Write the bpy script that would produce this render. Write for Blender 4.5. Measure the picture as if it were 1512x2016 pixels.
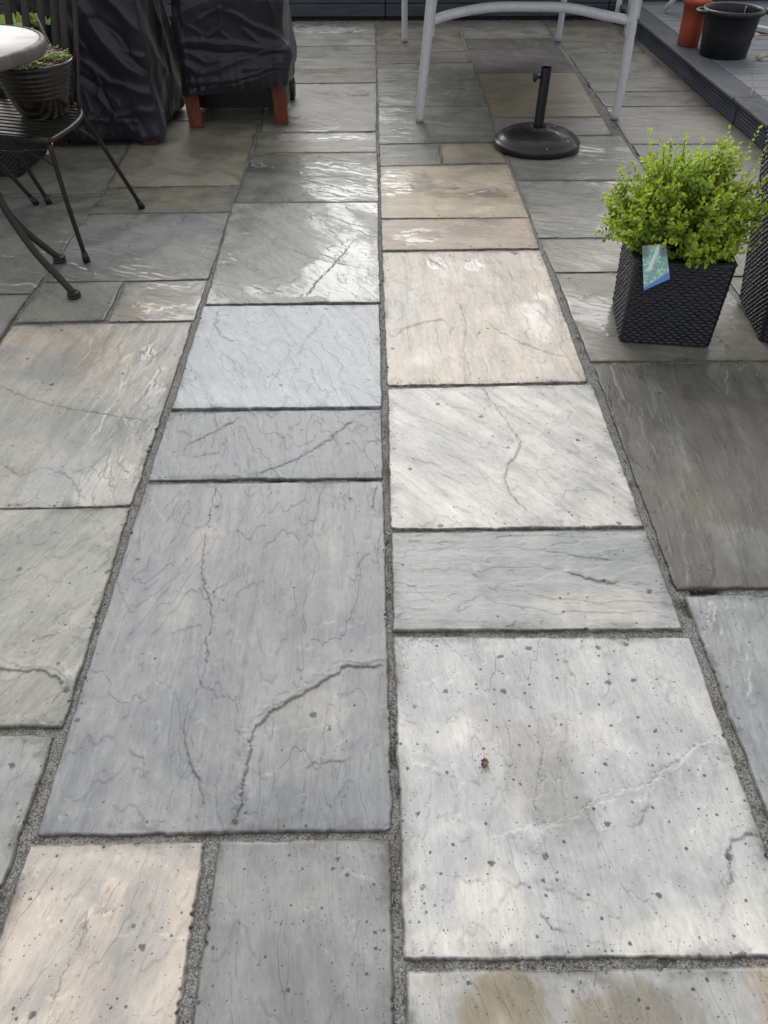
import bpy, math, random
import numpy as np
from mathutils import Vector, Matrix
R = math.radians
scene = bpy.context.scene
for o in list(bpy.data.objects): bpy.data.objects.remove(o)
# ------------------------------------------------------------------ camera
cam_d = bpy.data.cameras.new('camera'); cam = bpy.data.objects.new('camera', cam_d)
scene.collection.objects.link(cam); scene.camera = cam
cam.location = (0, 0, 1.28); cam.rotation_euler = (R(90 - 42.8), 0, R(-0.75))
cam_d.sensor_fit = 'VERTICAL'; cam_d.sensor_height = 24; cam_d.lens = 1514 / 2016 * 24
cam_d.clip_start = .02; cam_d.clip_end = 500
# ------------------------------------------------------------------ sky, sun, exposure
SUN_EL, SUN_AZ = 33, -6      # azimuth measured clockwise from +Y
w = bpy.data.worlds.new("World"); scene.world = w; w.use_nodes = True
wn = w.node_tree.nodes; wl = w.node_tree.links
sky = wn.new('ShaderNodeTexSky'); sky.sky_type = 'NISHITA'; sky.sun_disc = False
sky.sun_elevation = R(SUN_EL); sky.sun_rotation = R(SUN_AZ); sky.dust_density = 6; sky.air_density = 1.0
hs = wn.new('ShaderNodeHueSaturation'); hs.inputs['Saturation'].default_value = .15
wl.new(sky.outputs[0], hs.inputs['Color']); gm = wn.new('ShaderNodeGamma'); gm.inputs[1].default_value = .55
wl.new(hs.outputs[0], gm.inputs[0]); wl.new(gm.outputs[0], wn['Background'].inputs[0])
wn['Background'].inputs[1].default_value = .15
sd = bpy.data.lights.new('sun', 'SUN'); sd.energy = .5; sd.angle = R(50); sd.color = (1, .97, .93)
sun = bpy.data.objects.new('sun', sd); scene.collection.objects.link(sun)
sun_dir = Vector((math.sin(R(SUN_AZ)) * math.cos(R(SUN_EL)), math.cos(R(SUN_AZ)) * math.cos(R(SUN_EL)), math.sin(R(SUN_EL))))
sun.rotation_euler = sun_dir.to_track_quat('Z', 'Y').to_euler()
scene.view_settings.view_transform = 'Standard'; scene.view_settings.look = 'None'
scene.view_settings.exposure = 1.32; scene.view_settings.gamma = 1
rnd = random.Random(7)
# ------------------------------------------------------------------ object helpers
def link(name, me, parent=None):
    o = bpy.data.objects.new(name, me); scene.collection.objects.link(o)
    if parent: o.parent = parent
    return o
def tag(o, label=None, cat=None, group=None, kind=None):
    if label: o['label'] = label
    if cat: o['category'] = cat
    if group: o['group'] = group
    if kind: o['kind'] = kind
    return o
def thing(name, loc, label, cat, group=None, rz=0):
    o = link(name, None); o.location = loc; o.rotation_euler = (0, 0, rz); o.empty_display_size = .1
    return tag(o, label, cat, group)
def local(parent):      # world point -> parent's space
    M = (Matrix.Translation(parent.location) @ Matrix.Rotation(parent.rotation_euler.z, 4, 'Z')).inverted()
    return M
class MB:
    """collects shapes given in WORLD coordinates, then builds one mesh"""
    def __init__(s): s.v = []; s.f = []; s.sm = []
    def add(s, vs, fs, smooth=True):
        n = len(s.v); s.v += [tuple(p) for p in vs]; s.f += [tuple(i + n for i in f) for f in fs]; s.sm += [smooth] * len(fs)
    def box(s, c, size, M=None, bev=0, smooth=False):
        x, y, z = [k / 2 for k in size]; b = min(bev, x * .9, y * .9, z * .9)
        vs = []
        if b <= 0:
            vs = [Vector((sx * x, sy * y, sz * z)) for sz in (-1, 1) for sy in (-1, 1) for sx in (-1, 1)]
            fs = [(0, 2, 3, 1), (4, 5, 7, 6), (0, 1, 5, 4), (1, 3, 7, 5), (3, 2, 6, 7), (2, 0, 4, 6)]
        else:
            def ring(xx, yy, zz):
                return [Vector(p + (zz,)) for p in ((-xx + b, -yy), (xx - b, -yy), (xx, -yy + b), (xx, yy - b), (xx - b, yy), (-xx + b, yy), (-xx, yy - b), (-xx, -yy + b))]
            rs = []
            def ringi(zz, ins):
                xx, yy = x - ins, y - ins; bb = b
                return [Vector(p + (zz,)) for p in ((-xx + bb, -yy), (xx - bb, -yy), (xx, -yy + bb), (xx, yy - bb), (xx - bb, yy), (-xx + bb, yy), (-xx, yy - bb), (-xx, -yy + bb))]
            vs = ringi(-z, b * .6) + ringi(-z + b, 0) + ringi(z - b, 0) + ringi(z, b * .6)
            fs = [tuple(range(7, -1, -1)), tuple(range(24, 32))]
            for k in range(3):
                for i in range(8):
                    j = (i + 1) % 8; fs.append((k * 8 + i, k * 8 + j, k * 8 + 8 + j, k * 8 + 8 + i))
        M = M or Matrix()
        s.add([(M @ v) + Vector(c) for v in vs], fs, smooth)
    def tube(s, pts, r, n=12, caps=True, smoothpath=0, flat=None):
        P = [Vector(p) for p in pts]; rr = list(r) if hasattr(r, '__len__') else [r] * len(P)
        if smoothpath:
            Q = []; q = []
            for i in range(len(P) - 1):
                p0 = P[max(i - 1, 0)]; p1 = P[i]; p2 = P[i + 1]; p3 = P[min(i + 2, len(P) - 1)]
                for k in range(smoothpath):
                    t = k / smoothpath
                    Q.append(.5 * ((2 * p1) + (p2 - p0) * t + (2 * p0 - 5 * p1 + 4 * p2 - p3) * t * t + (3 * p1 - p0 - 3 * p2 + p3) * t ** 3)); q.append(rr[i] * (1 - t) + rr[i + 1] * t)
            Q.append(P[-1]); q.append(rr[-1]); P, rr = Q, q
        T = [(P[min(i + 1, len(P) - 1)] - P[max(i - 1, 0)]).normalized() for i in range(len(P))]
        a = T[0].orthogonal().normalized()
        if flat is not None: a = (Vector(flat) - T[0] * Vector(flat).dot(T[0])).normalized()
        vs = []; fs = []
        for i, p in enumerate(P):
            a = (a - T[i] * a.dot(T[i])).normalized(); b = T[i].cross(a)
            for k in range(n):
                th = 2 * math.pi * k / n
                e = (1, 1) if flat is None else (1, .3)
                vs.append(p + (a * math.cos(th) * e[0] + b * math.sin(th) * e[1]) * rr[i])
        for i in range(len(P) - 1):
            for k in range(n):
                j = (k + 1) % n; fs.append((i * n + k, i * n + j, (i + 1) * n + j, (i + 1) * n + k))
        if caps: fs += [tuple(range(n - 1, -1, -1)), tuple((len(P) - 1) * n + k for k in range(n))]
        s.add(vs, fs)
    def lathe(s, c, prof, n=40, M=None, wob=None):
        vs = []; fs = []; M = M or Matrix()
        for i, (r, z) in enumerate(prof):
            for k in range(n):
                th = 2 * math.pi * k / n; rr = r * (1 + (wob(th, z) if wob else 0))
                vs.append(M @ Vector((rr * math.cos(th), rr * math.sin(th), z)) + Vector(c))
        for i in range(len(prof) - 1):
            for k in range(n):
                j = (k + 1) % n; fs.append((i * n + k, i * n + j, (i + 1) * n + j, (i + 1) * n + k))
        if prof[0][0] > 1e-4: fs.append(tuple(range(n - 1, -1, -1)))
        if prof[-1][0] > 1e-4: fs.append(tuple((len(prof) - 1) * n + k for k in range(n)))
        s.add(vs, fs)
    def build(s, name, m, parent=None):
        me = bpy.data.meshes.new(name); M = local(parent) if parent and parent.parent is None else (local(parent.parent) if parent else Matrix())
        me.from_pydata([M @ Vector(p) for p in s.v], [], s.f); me.polygons.foreach_set('use_smooth', s.sm)
        me.materials.append(m); me.update(); return link(name, me, parent)
def grid_mesh(name, P, m, parent=None, closed_u=False, attrs=None, smooth=True, extra_faces=None):
    """P: (nv,nu,3) array of world points"""
    nv, nu, _ = P.shape; idx = np.arange(nv * nu).reshape(nv, nu)
    if closed_u: idx = np.concatenate([idx, idx[:, :1]], 1)
    q = np.stack([idx[:-1, :-1], idx[:-1, 1:], idx[1:, 1:], idx[1:, :-1]], -1).reshape(-1, 4)
    return raw_mesh(name, P.reshape(-1, 3), q, m, parent, attrs, smooth)
def raw_mesh(name, V, q, m, parent=None, attrs=None, smooth=True):
    if parent is not None:
        M = np.array(local(parent if parent.parent is None else parent.parent)); V = V @ M[:3, :3].T + M[:3, 3]
    k = q.shape[1]
    me = bpy.data.meshes.new(name); me.vertices.add(len(V)); me.vertices.foreach_set('co', V.astype(np.float32).ravel())
    me.loops.add(q.size); me.loops.foreach_set('vertex_index', q.astype(np.int32).ravel())
    me.polygons.add(len(q)); me.polygons.foreach_set('loop_start', np.arange(0, q.size, k, dtype=np.int32)); me.polygons.foreach_set('loop_total', np.full(len(q), k, np.int32))
    me.update(calc_edges=True); me.polygons.foreach_set('use_smooth', np.full(len(q), smooth)); me.materials.append(m)
    for a, (typ, arr) in (attrs or {}).items():
        at = me.attributes.new(a, typ, 'POINT'); at.data.foreach_set('color' if typ == 'FLOAT_COLOR' else ('vector' if typ == 'FLOAT_VECTOR' else 'value'), arr.astype(np.float32).ravel())
    me.update(); return link(name, me, parent)
# ------------------------------------------------------------------ numpy noise
_g = np.random.RandomState(3); _perm = _g.permutation(512).astype(np.int64); _ang = _g.rand(512) * 2 * np.pi
def pn(x, y, seed=0):
    xi = np.floor(x).astype(np.int64); yi = np.floor(y).astype(np.int64); xf = x - xi; yf = y - yi
    def gr(a, b, dx, dy):
        h = _perm[(_perm[(_perm[(a + seed * 37) % 512] + b) % 512] + seed) % 512]; t = _ang[h]
        return np.cos(t) * dx + np.sin(t) * dy
    u = xf * xf * xf * (xf * (xf * 6 - 15) + 10); v = yf * yf * yf * (yf * (yf * 6 - 15) + 10)
    a = gr(xi, yi, xf, yf); b = gr(xi + 1, yi, xf - 1, yf); c = gr(xi, yi + 1, xf, yf - 1); d = gr(xi + 1, yi + 1, xf - 1, yf - 1)
    return ((a * (1 - u) + b * u) * (1 - v) + (c * (1 - u) + d * u) * v) * 1.5
def fbm(x, y, o=4, seed=0, gain=.5):
    s = 0; a = 1
    for k in range(o): s = s + a * pn(x * 2 ** k, y * 2 ** k, seed + k); a *= gain
    return s
def sstep(a, b, x):
    t = np.clip((x - a) / (b - a), 0, 1); return t * t * (3 - 2 * t)
def poly_dist(X, Y, pts):
    """signed distance to a polyline (sign = side of nearest segment)"""
    best = np.full(X.shape, 1e9); sg = np.zeros(X.shape)
    for (ax, ay), (bx, by) in zip(pts[:-1], pts[1:]):
        dx, dy = bx - ax, by - ay; L = dx * dx + dy * dy + 1e-12
        t = np.clip(((X - ax) * dx + (Y - ay) * dy) / L, 0, 1); ex = X - ax - t * dx; ey = Y - ay - t * dy
        d = np.hypot(ex, ey); m = d < best; best = np.where(m, d, best); sg = np.where(m, np.sign(dx * (Y - ay) - dy * (X - ax)), sg)
    return best, sg
def lin(c):
    return tuple((k / 255 / 12.92) if k / 255 <= .04045 else ((k / 255 + .055) / 1.055) ** 2.4 for k in c)
# ------------------------------------------------------------------ material helpers
class NT:
    def __init__(s, name):
        s.m = bpy.data.materials.new(name); s.m.use_nodes = True; s.t = s.m.node_tree; s.b = s.t.nodes['Principled BSDF']
        s.L = s.t.links
    def n(s, typ, ins=None, **kw):
        nd = s.t.nodes.new('ShaderNode' + typ)
        for k, v in kw.items(): setattr(nd, k, v)
        for k, v in (ins or {}).items(): s.set(nd.inputs[k], v)
        return nd
    def set(s, sock, v):
        if isinstance(v, bpy.types.NodeSocket): s.L.new(v, sock)
        elif hasattr(v, '__len__') and len(v) == 3 and sock.type == 'RGBA': sock.default_value = (*v, 1)
        else: sock.default_value = v
    def noise(s, vec, scale, detail=3, rough=.5, dist=0):
        return s.n('TexNoise', {'Vector': vec, 'Scale': scale, 'Detail': detail, 'Roughness': rough, 'Distortion': dist}).outputs[0]
    def math(s, op, a, b=None, c=None, clamp=False):
        nd = s.n('Math', operation=op, use_clamp=clamp)
        for i, v in enumerate((a, b, c)):
            if v is not None: s.set(nd.inputs[i], v)
        return nd.outputs[0]
    def ramp(s, x, a, b, lo=0., hi=1.):
        nd = s.n('MapRange', {'Value': x, 'From Min': a, 'From Max': b, 'To Min': lo, 'To Max': hi}); nd.interpolation_type = 'SMOOTHSTEP'; return nd.outputs[0]
    def mix(s, f, a, b, mode='MIX'):
        nd = s.n('Mix', data_type='RGBA', blend_type=mode); s.set(nd.inputs[0], f); s.set(nd.inputs[6], a); s.set(nd.inputs[7], b); return nd.outputs[2]
    def mapping(s, vec, scale=(1, 1, 1), rot=(0, 0, 0), loc=(0, 0, 0)):
        return s.n('Mapping', {'Vector': vec, 'Scale': scale, 'Rotation': rot, 'Location': loc}).outputs[0]
    def bump(s, h, strength, dist, normal=None):
        i = {'Height': h, 'Strength': strength, 'Distance': dist}
        if normal is not None: i['Normal'] = normal
        return s.n('Bump', i).outputs[0]
    def out(s, **kw):
        for k, v in kw.items(): s.set(s.b.inputs[k.replace('_', ' ')], v)
        return s.m
def simple(name, col, rough=.5, metal=0, var=.25, vscale=8, bump=.2, bscale=60, dist=.002, col2=None, spots=None, coat=0, stretch=(1, 1, 1), spec=.5):
    t = NT(name); co = t.n('TexCoord').outputs['Object']; sc = t.mapping(co, stretch)
    n1 = t.noise(sc, vscale, 5, .6); n2 = t.noise(sc, bscale, 4, .6)
    c2 = col2 or tuple(k * (1 - var) for k in col)
    c = t.mix(t.ramp(n1, .35, .65), col, c2); c = t.mix(t.ramp(n2, .3, .75, 0, .35), c, tuple(k * .6 for k in col))
    if spots:
        v = t.n('TexVoronoi', {'Vector': co, 'Scale': spots[1]}).outputs['Distance']
        c = t.mix(t.math('MULTIPLY', t.ramp(v, .05, .16, 1, 0), t.ramp(t.noise(co, 9), .5, .62)), c, spots[0])
    r = t.ramp(n1, .3, .7, rough * .8, min(1, rough * 1.25))
    return t.out(Base_Color=c, Roughness=r, Metallic=metal, Normal=t.bump(n2, bump, dist), Coat_Weight=coat, Specular_IOR_Level=spec)
# ------------------------------------------------------------------ sandstone paving
def sandstone():
    t = NT('riven_sandstone')
    A = lambda n: t.n('Attribute', attribute_name=n)
    tint = A('tint').outputs['Color']; tint2 = A('tint_b').outputs['Color']
    g = A('grain').outputs['Vector']; flat = A('plane').outputs['Vector']
    p = t.n('SeparateXYZ', {0: A('prm').outputs['Vector']}); wetp, spotp, grainp = p.outputs
    q = t.n('SeparateXYZ', {0: A('prm_b').outputs['Vector']}); patchp, crackv, edged = q.outputs
    # colour: broad clouding, streaks along the grain, mineral patches
    cloud = t.noise(flat, 5.5, 6, .62, .6)
    streak = t.noise(t.mapping(g, (26, 2.6, 1)), 1, 7, .68, .5)
    fine = t.noise(t.mapping(g, (170, 40, 1)), 1, 4, .7)
    grit = t.noise(flat, 700, 2, .7)
    c = t.mix(t.ramp(t.math('ADD', t.noise(t.mapping(g, (4.2, 2.4, 1)), 1, 7, .62, 1.1), patchp), .66, .78), tint, tint2)
    c = t.mix(1, c, t.n('CombineColor', {0: t.ramp(cloud, .3, .7, .78, 1.20), 1: t.ramp(cloud, .3, .7, .79, 1.18), 2: t.ramp(cloud, .3, .7, .81, 1.15)}).outputs[0], 'MULTIPLY')
    sv = t.math('MULTIPLY', t.math('SUBTRACT', streak, .5), t.math('MULTIPLY', grainp, 1.9))
    fv = t.math('MULTIPLY', t.math('SUBTRACT', fine, .5), .62); gv = t.math('MULTIPLY', t.math('SUBTRACT', grit, .5), .5)
    k = t.math('ADD', 1, t.math('ADD', sv, t.math('ADD', fv, gv)))
    c = t.mix(1, c, t.n('CombineColor', {0: k, 1: k, 2: k}).outputs[0], 'MULTIPLY')
    # riven strata: stepped noise, each step an edge line
    strat = t.noise(t.mapping(g, (5.4, 1.9, 1)), 1, 9, .50, .3)
    st = t.math('MULTIPLY', strat, 9); fr = t.math('FRACT', st); fl = t.math('FLOOR', st)
    rise = t.ramp(fr, 0, .06); step = t.math('ADD', fl, rise)
    part = t.ramp(t.noise(flat, 10, 4, .6), .50, .60)
    line = t.math('MULTIPLY', t.math('MULTIPLY', t.ramp(fr, 0, .02), t.ramp(fr, .03, .08, 1, 0)), part)
    st2 = t.math('MULTIPLY', t.noise(t.mapping(g, (8, 1.6, 1), loc=(3, 7, 1)), 1, 9, .5, .2), 6); fr2 = t.math('FRACT', st2); step2 = t.math('ADD', t.math('FLOOR', st2), t.ramp(fr2, 0, .07))
    line2 = t.math('MULTIPLY', t.math('MULTIPLY', t.ramp(fr2, 0, .02), t.ramp(fr2, .02, .055, 1, 0)), t.ramp(t.noise(flat, 7, 3, .6), .52, .62))
    lip = t.math('MULTIPLY', t.math('MULTIPLY', t.ramp(fr, .10, .16), t.ramp(fr, .2, .34, 1, 0)), part)
    c = t.mix(t.math('MULTIPLY', lip, .10), c, t.mix(1, c, (1.25, 1.24, 1.22), 'MULTIPLY'))
    c = t.mix(t.math('MULTIPLY', t.math('MAXIMUM', line, line2), .10), c, (.055, .053, .048))
    speck = t.ramp(t.noise(flat, 260, 3, .75), .60, .72); c = t.mix(t.math('MULTIPLY', speck, t.ramp(t.noise(flat, 11, 3), .45, .65, .05, .5)), c, (.10, .10, .095))
    # stains gathering beside the joints, then a darker band along the slab rim
    en = t.math('ADD', edged, t.math('MULTIPLY', t.math('SUBTRACT', t.noise(flat, 60, 4, .7), .5), .06))
    grime = t.math('MULTIPLY', t.ramp(en, .0, .030, 1, 0), t.ramp(t.noise(flat, 9, 3, .5), .42, .66))
    c = t.mix(t.math('MULTIPLY', grime, .6), c, (.075, .07, .06))
    arr = t.math('MULTIPLY', t.ramp(edged, .0022, .0052, 1, 0), t.ramp(t.noise(flat, 45, 3, .6), .3, .6, .35, .85)); c = t.mix(arr, c, (.07, .066, .058))
    # lichen spots of three sizes
    for sc, thr, r0, r1, kk in ((34, .80, .10, .30, .80), (85, .78, .12, .34, .85), (210, .80, .14, .36, .8)):
        v = t.n('TexVoronoi', {'Vector': t.mapping(flat, (1, 1, 1), loc=(sc, sc * .3, 0)), 'Scale': sc, 'Randomness': 1})
        rr = t.n('SeparateColor', {0: v.outputs['Color']}).outputs
        d = t.math('ADD', v.outputs['Distance'], t.math('MULTIPLY', t.math('SUBTRACT', t.noise(flat, sc * 4, 3, .7), .5), .5))
        rad = t.ramp(rr[0], 0, 1, r0, r1)
        dens = t.math('ADD', t.math('ADD', spotp, .01), t.math('MULTIPLY', t.math('SUBTRACT', t.noise(flat, 9, 3, .6), .5), 1.0))
        dens = t.math('ADD', dens, t.ramp(edged, 0, .07, .26, 0))
        on = t.math('GREATER_THAN', t.math('ADD', rr[1], dens), 1.0)
        m = t.math('MULTIPLY', t.math('MULTIPLY', t.ramp(t.math('DIVIDE', d, rad), .55, 1.0, 1, 0), on), kk)
        m = t.math('MULTIPLY', m, t.ramp(rr[2], 0, 1, .12, 1))
        c = t.mix(m, c, (.045, .045, .047))
    c = t.mix(t.math('MULTIPLY', crackv, .62), c, (.035, .032, .028))
    # water film
    wn_ = t.math('ADD', t.noise(t.mapping(g, (5, 2.6, 1)), 1, 6, .62, .8), t.math('SUBTRACT', wetp, .5))
    wet = t.ramp(wn_, .43, .64)
    c = t.mix(wet, c, t.mix(1, c, (.84, .84, .83), 'MULTIPLY'))
    h = t.math('ADD', t.math('MULTIPLY', t.math('ADD', step, t.math('MULTIPLY', step2, .25)), .75), t.math('ADD', t.math('MULTIPLY', streak, 1.1), t.math('MULTIPLY', fine, .22)))
    fk = t.math('MULTIPLY', t.ramp(t.noise(t.mapping(g, (55, 7, 1)), 1, 4, .5, .2), .55, .60), t.ramp(t.noise(flat, 6, 3), .4, .6)); h = t.math('ADD', h, t.math('MULTIPLY', fk, t.math('ADD', .15, t.math('MULTIPLY', grainp, .5)))); nb = t.bump(h, 1.0, .0012); nb = t.bump(t.math('SUBTRACT', grit, line), .35, .0008, nb)
    hc = t.math('ADD', t.math('ADD', t.math('MULTIPLY', step, .5), t.math('MULTIPLY', fk, .3)), t.math('MULTIPLY', t.noise(t.mapping(g, (30, 7, 1)), 1, 3, .5), 1.0))
    nc = t.bump(hc, .65, .0020)
    rough = t.ramp(cloud, .3, .7, .34, .52)
    t.out(Base_Color=c, Roughness=rough, Normal=nb, Coat_Weight=t.math('MULTIPLY', wet, .74), Coat_Roughness=.15, Coat_IOR=1.5, Coat_Normal=nc)
    t.b.inputs['Specular IOR Level'].default_value = .5
    return t.m
def mortar_mat():
    t = NT('sandy_mortar'); co = t.n('NewGeometry').outputs['Position']
    n = t.noise(co, 260, 4, .85); n2 = t.noise(co, 14, 4, .6); n3 = t.noise(co, 90, 4, .7)
    c = t.mix(t.ramp(n, .36, .64), (.055, .054, .050), (.42, .41, .39)); c = t.mix(t.ramp(n2, .48, .72, 0, .5), c, (.07, .065, .05))
    v = t.n('TexVoronoi', {'Vector': co, 'Scale': 230}); c = t.mix(t.ramp(v.outputs['Distance'], .12, .26, .8, 0), c, (.62, .61, .58))
    c = t.mix(t.math('MULTIPLY', t.ramp(t.noise(co, 17, 5, .7), .60, .68), .8), c, (.030, .034, .018))
    return t.out(Base_Color=c, Roughness=.85, Normal=t.bump(t.math('ADD', n, n3), .9, .003))
STONE = sandstone()
# slab: four corners on the ground (far left, far right, near right, near left)
SL = {
'C1':(-0.604,6.968,0.020,6.997,0.024,6.268,-0.623,6.246),
'C2':(-0.622,6.230,0.024,6.253,0.024,5.633,-0.638,5.616),
'C3':(-0.635,5.590,0.024,5.607,0.022,5.289,-0.638,5.275),
'C4':(-0.638,5.252,0.022,5.266,0.017,4.336,-0.592,4.327),
'C5':(-0.597,4.302,0.016,4.311,0.017,4.017,-0.599,4.010),
'C6':(-0.601,3.988,0.020,3.994,0.020,3.371,-0.604,3.368),
'C7':(-0.610,3.351,0.018,3.360,0.018,2.454,-0.586,2.448),
'C8':(-0.591,2.433,0.016,2.436,0.018,1.827,-0.584,1.825),
'C9':(-0.589,1.810,0.016,1.814,0.016,1.513,-0.586,1.511),
'C10':(-0.588,1.497,0.017,1.499,0.021,0.590,-0.580,0.589),
'C11':(-0.585,0.573,-0.293,0.574,-0.290,0.239,-0.598,0.238),
'C12':(-0.269,0.573,0.017,0.576,0.018,0.235,-0.272,0.239),
'D1':(0.028,6.996,0.671,7.044,0.648,6.094,0.027,6.087),
'D2':(0.027,6.073,0.651,6.079,0.657,5.783,0.025,5.751),
'D3':(0.028,5.738,0.661,5.756,0.657,4.786,0.031,4.775),
'D4':(0.031,4.755,0.657,4.766,0.634,4.148,0.028,4.132),
'D5':(0.031,4.116,0.334,4.120,0.325,3.831,0.031,3.814),
'D6':(0.342,4.120,0.635,4.132,0.641,3.841,0.335,3.831),
'D7':(0.030,3.800,0.645,3.820,0.647,3.191,0.029,3.183),
'D8':(0.031,3.167,0.649,3.175,0.642,2.883,0.030,2.873),
'D9':(0.031,2.855,0.644,2.869,0.638,1.950,0.036,1.939),
'D10':(0.037,1.920,0.647,1.934,0.642,1.324,0.033,1.323),
'D11':(0.035,1.309,0.644,1.311,0.642,1.013,0.033,1.016),
'D12':(0.035,1.001,0.652,0.991,0.638,0.388,0.036,0.392),
'D13':(0.037,0.375,0.650,0.374,0.637,0.194,0.036,0.197),
'B0':(-1.331,5.159,-0.637,5.172,-0.615,4.528,-1.249,4.527),
'B1':(-1.248,4.509,-0.616,4.510,-0.608,3.566,-1.200,3.549),
'B2':(-1.206,3.536,-0.608,3.547,-0.611,3.262,-1.208,3.248),
'B3':(-1.210,3.226,-0.611,3.245,-0.605,2.636,-1.192,2.624),
'B4':(-1.197,2.616,-0.912,2.624,-0.908,2.342,-1.199,2.329),
'B5':(-0.900,2.620,-0.610,2.632,-0.607,2.338,-0.894,2.335),
'B6':(-1.205,2.312,-0.611,2.325,-0.607,1.414,-1.207,1.407),
'B7':(-1.208,1.400,-0.609,1.407,-0.595,0.797,-1.222,0.800),
'B8':(-1.223,0.786,-0.602,0.777,-0.607,0.260,-1.394,0.271),
'E1':(0.683,7.044,1.320,7.074,1.330,6.490,0.673,6.482),
'E2':(0.673,6.449,1.331,6.473,1.295,5.527,0.660,5.510),
'E3':(0.664,5.485,1.297,5.502,1.256,4.577,0.660,4.566),
'E4':(0.662,4.539,1.258,4.549,1.247,4.261,0.665,4.252),
'E5':(0.665,4.228,1.289,4.236,1.278,3.617,0.653,3.613),
'E6':(0.655,3.593,1.282,3.598,1.266,2.984,0.656,2.982),
'E7':(0.658,2.968,1.268,2.970,1.266,2.682,0.666,2.681),
'E8':(0.668,2.669,1.267,2.669,1.256,2.065,0.670,2.064),
'E9':(0.676,2.040,1.264,2.050,1.249,1.127,0.662,1.124),
'E10':(0.676,1.105,1.255,1.106,1.251,0.381,0.646,0.388),
'F1':(1.339,7.092,1.971,7.103,1.901,6.353,1.333,6.360),
'F2':(1.335,6.329,1.623,6.341,1.627,6.037,1.337,6.026),
'F3':(1.645,6.341,1.897,6.337,1.890,6.034,1.648,6.037),
'F4':(1.342,5.997,1.897,6.004,1.936,5.072,1.322,5.069),
'F5':(1.323,5.047,1.935,5.050,1.940,4.769,1.318,4.768),
'F6':(1.320,4.748,1.940,4.750,1.932,4.107,1.301,4.115),
'F7':(1.306,4.092,1.937,4.091,1.876,3.324,1.302,3.320),
'F8':(1.305,3.303,1.878,3.307,1.779,2.646,1.286,2.640),
'F9':(1.289,2.628,1.792,2.633,1.730,2.065,1.276,2.065),
'A1':(-1.931,4.119,-1.234,4.102,-1.193,3.470,-1.865,3.472),
'A2':(-1.858,3.454,-1.196,3.452,-1.214,2.538,-1.858,2.535),
'A3':(-1.864,2.528,-1.217,2.527,-1.212,1.432,-1.929,1.422),
'A0':(-2.031,5.059,-1.336,5.039,-1.236,4.133,-1.935,4.142),
}
SL['C11'] = (-.585,.573,-.293,.574,-.290,-.03,-.585,-.03); SL['C12'] = (-.269,.573,.017,.576,.018,-.03,-.270,-.03)
SL['D13'] = (.037,.375,.650,.374,.640,-.225,.036,-.22); SL['B8'] = (-1.214,.786,-.605,.777,-.61,.18,-1.212,.18); SL['E10'] = (.676,1.105,1.255,1.106,1.251,.203,.662,.205)
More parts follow.
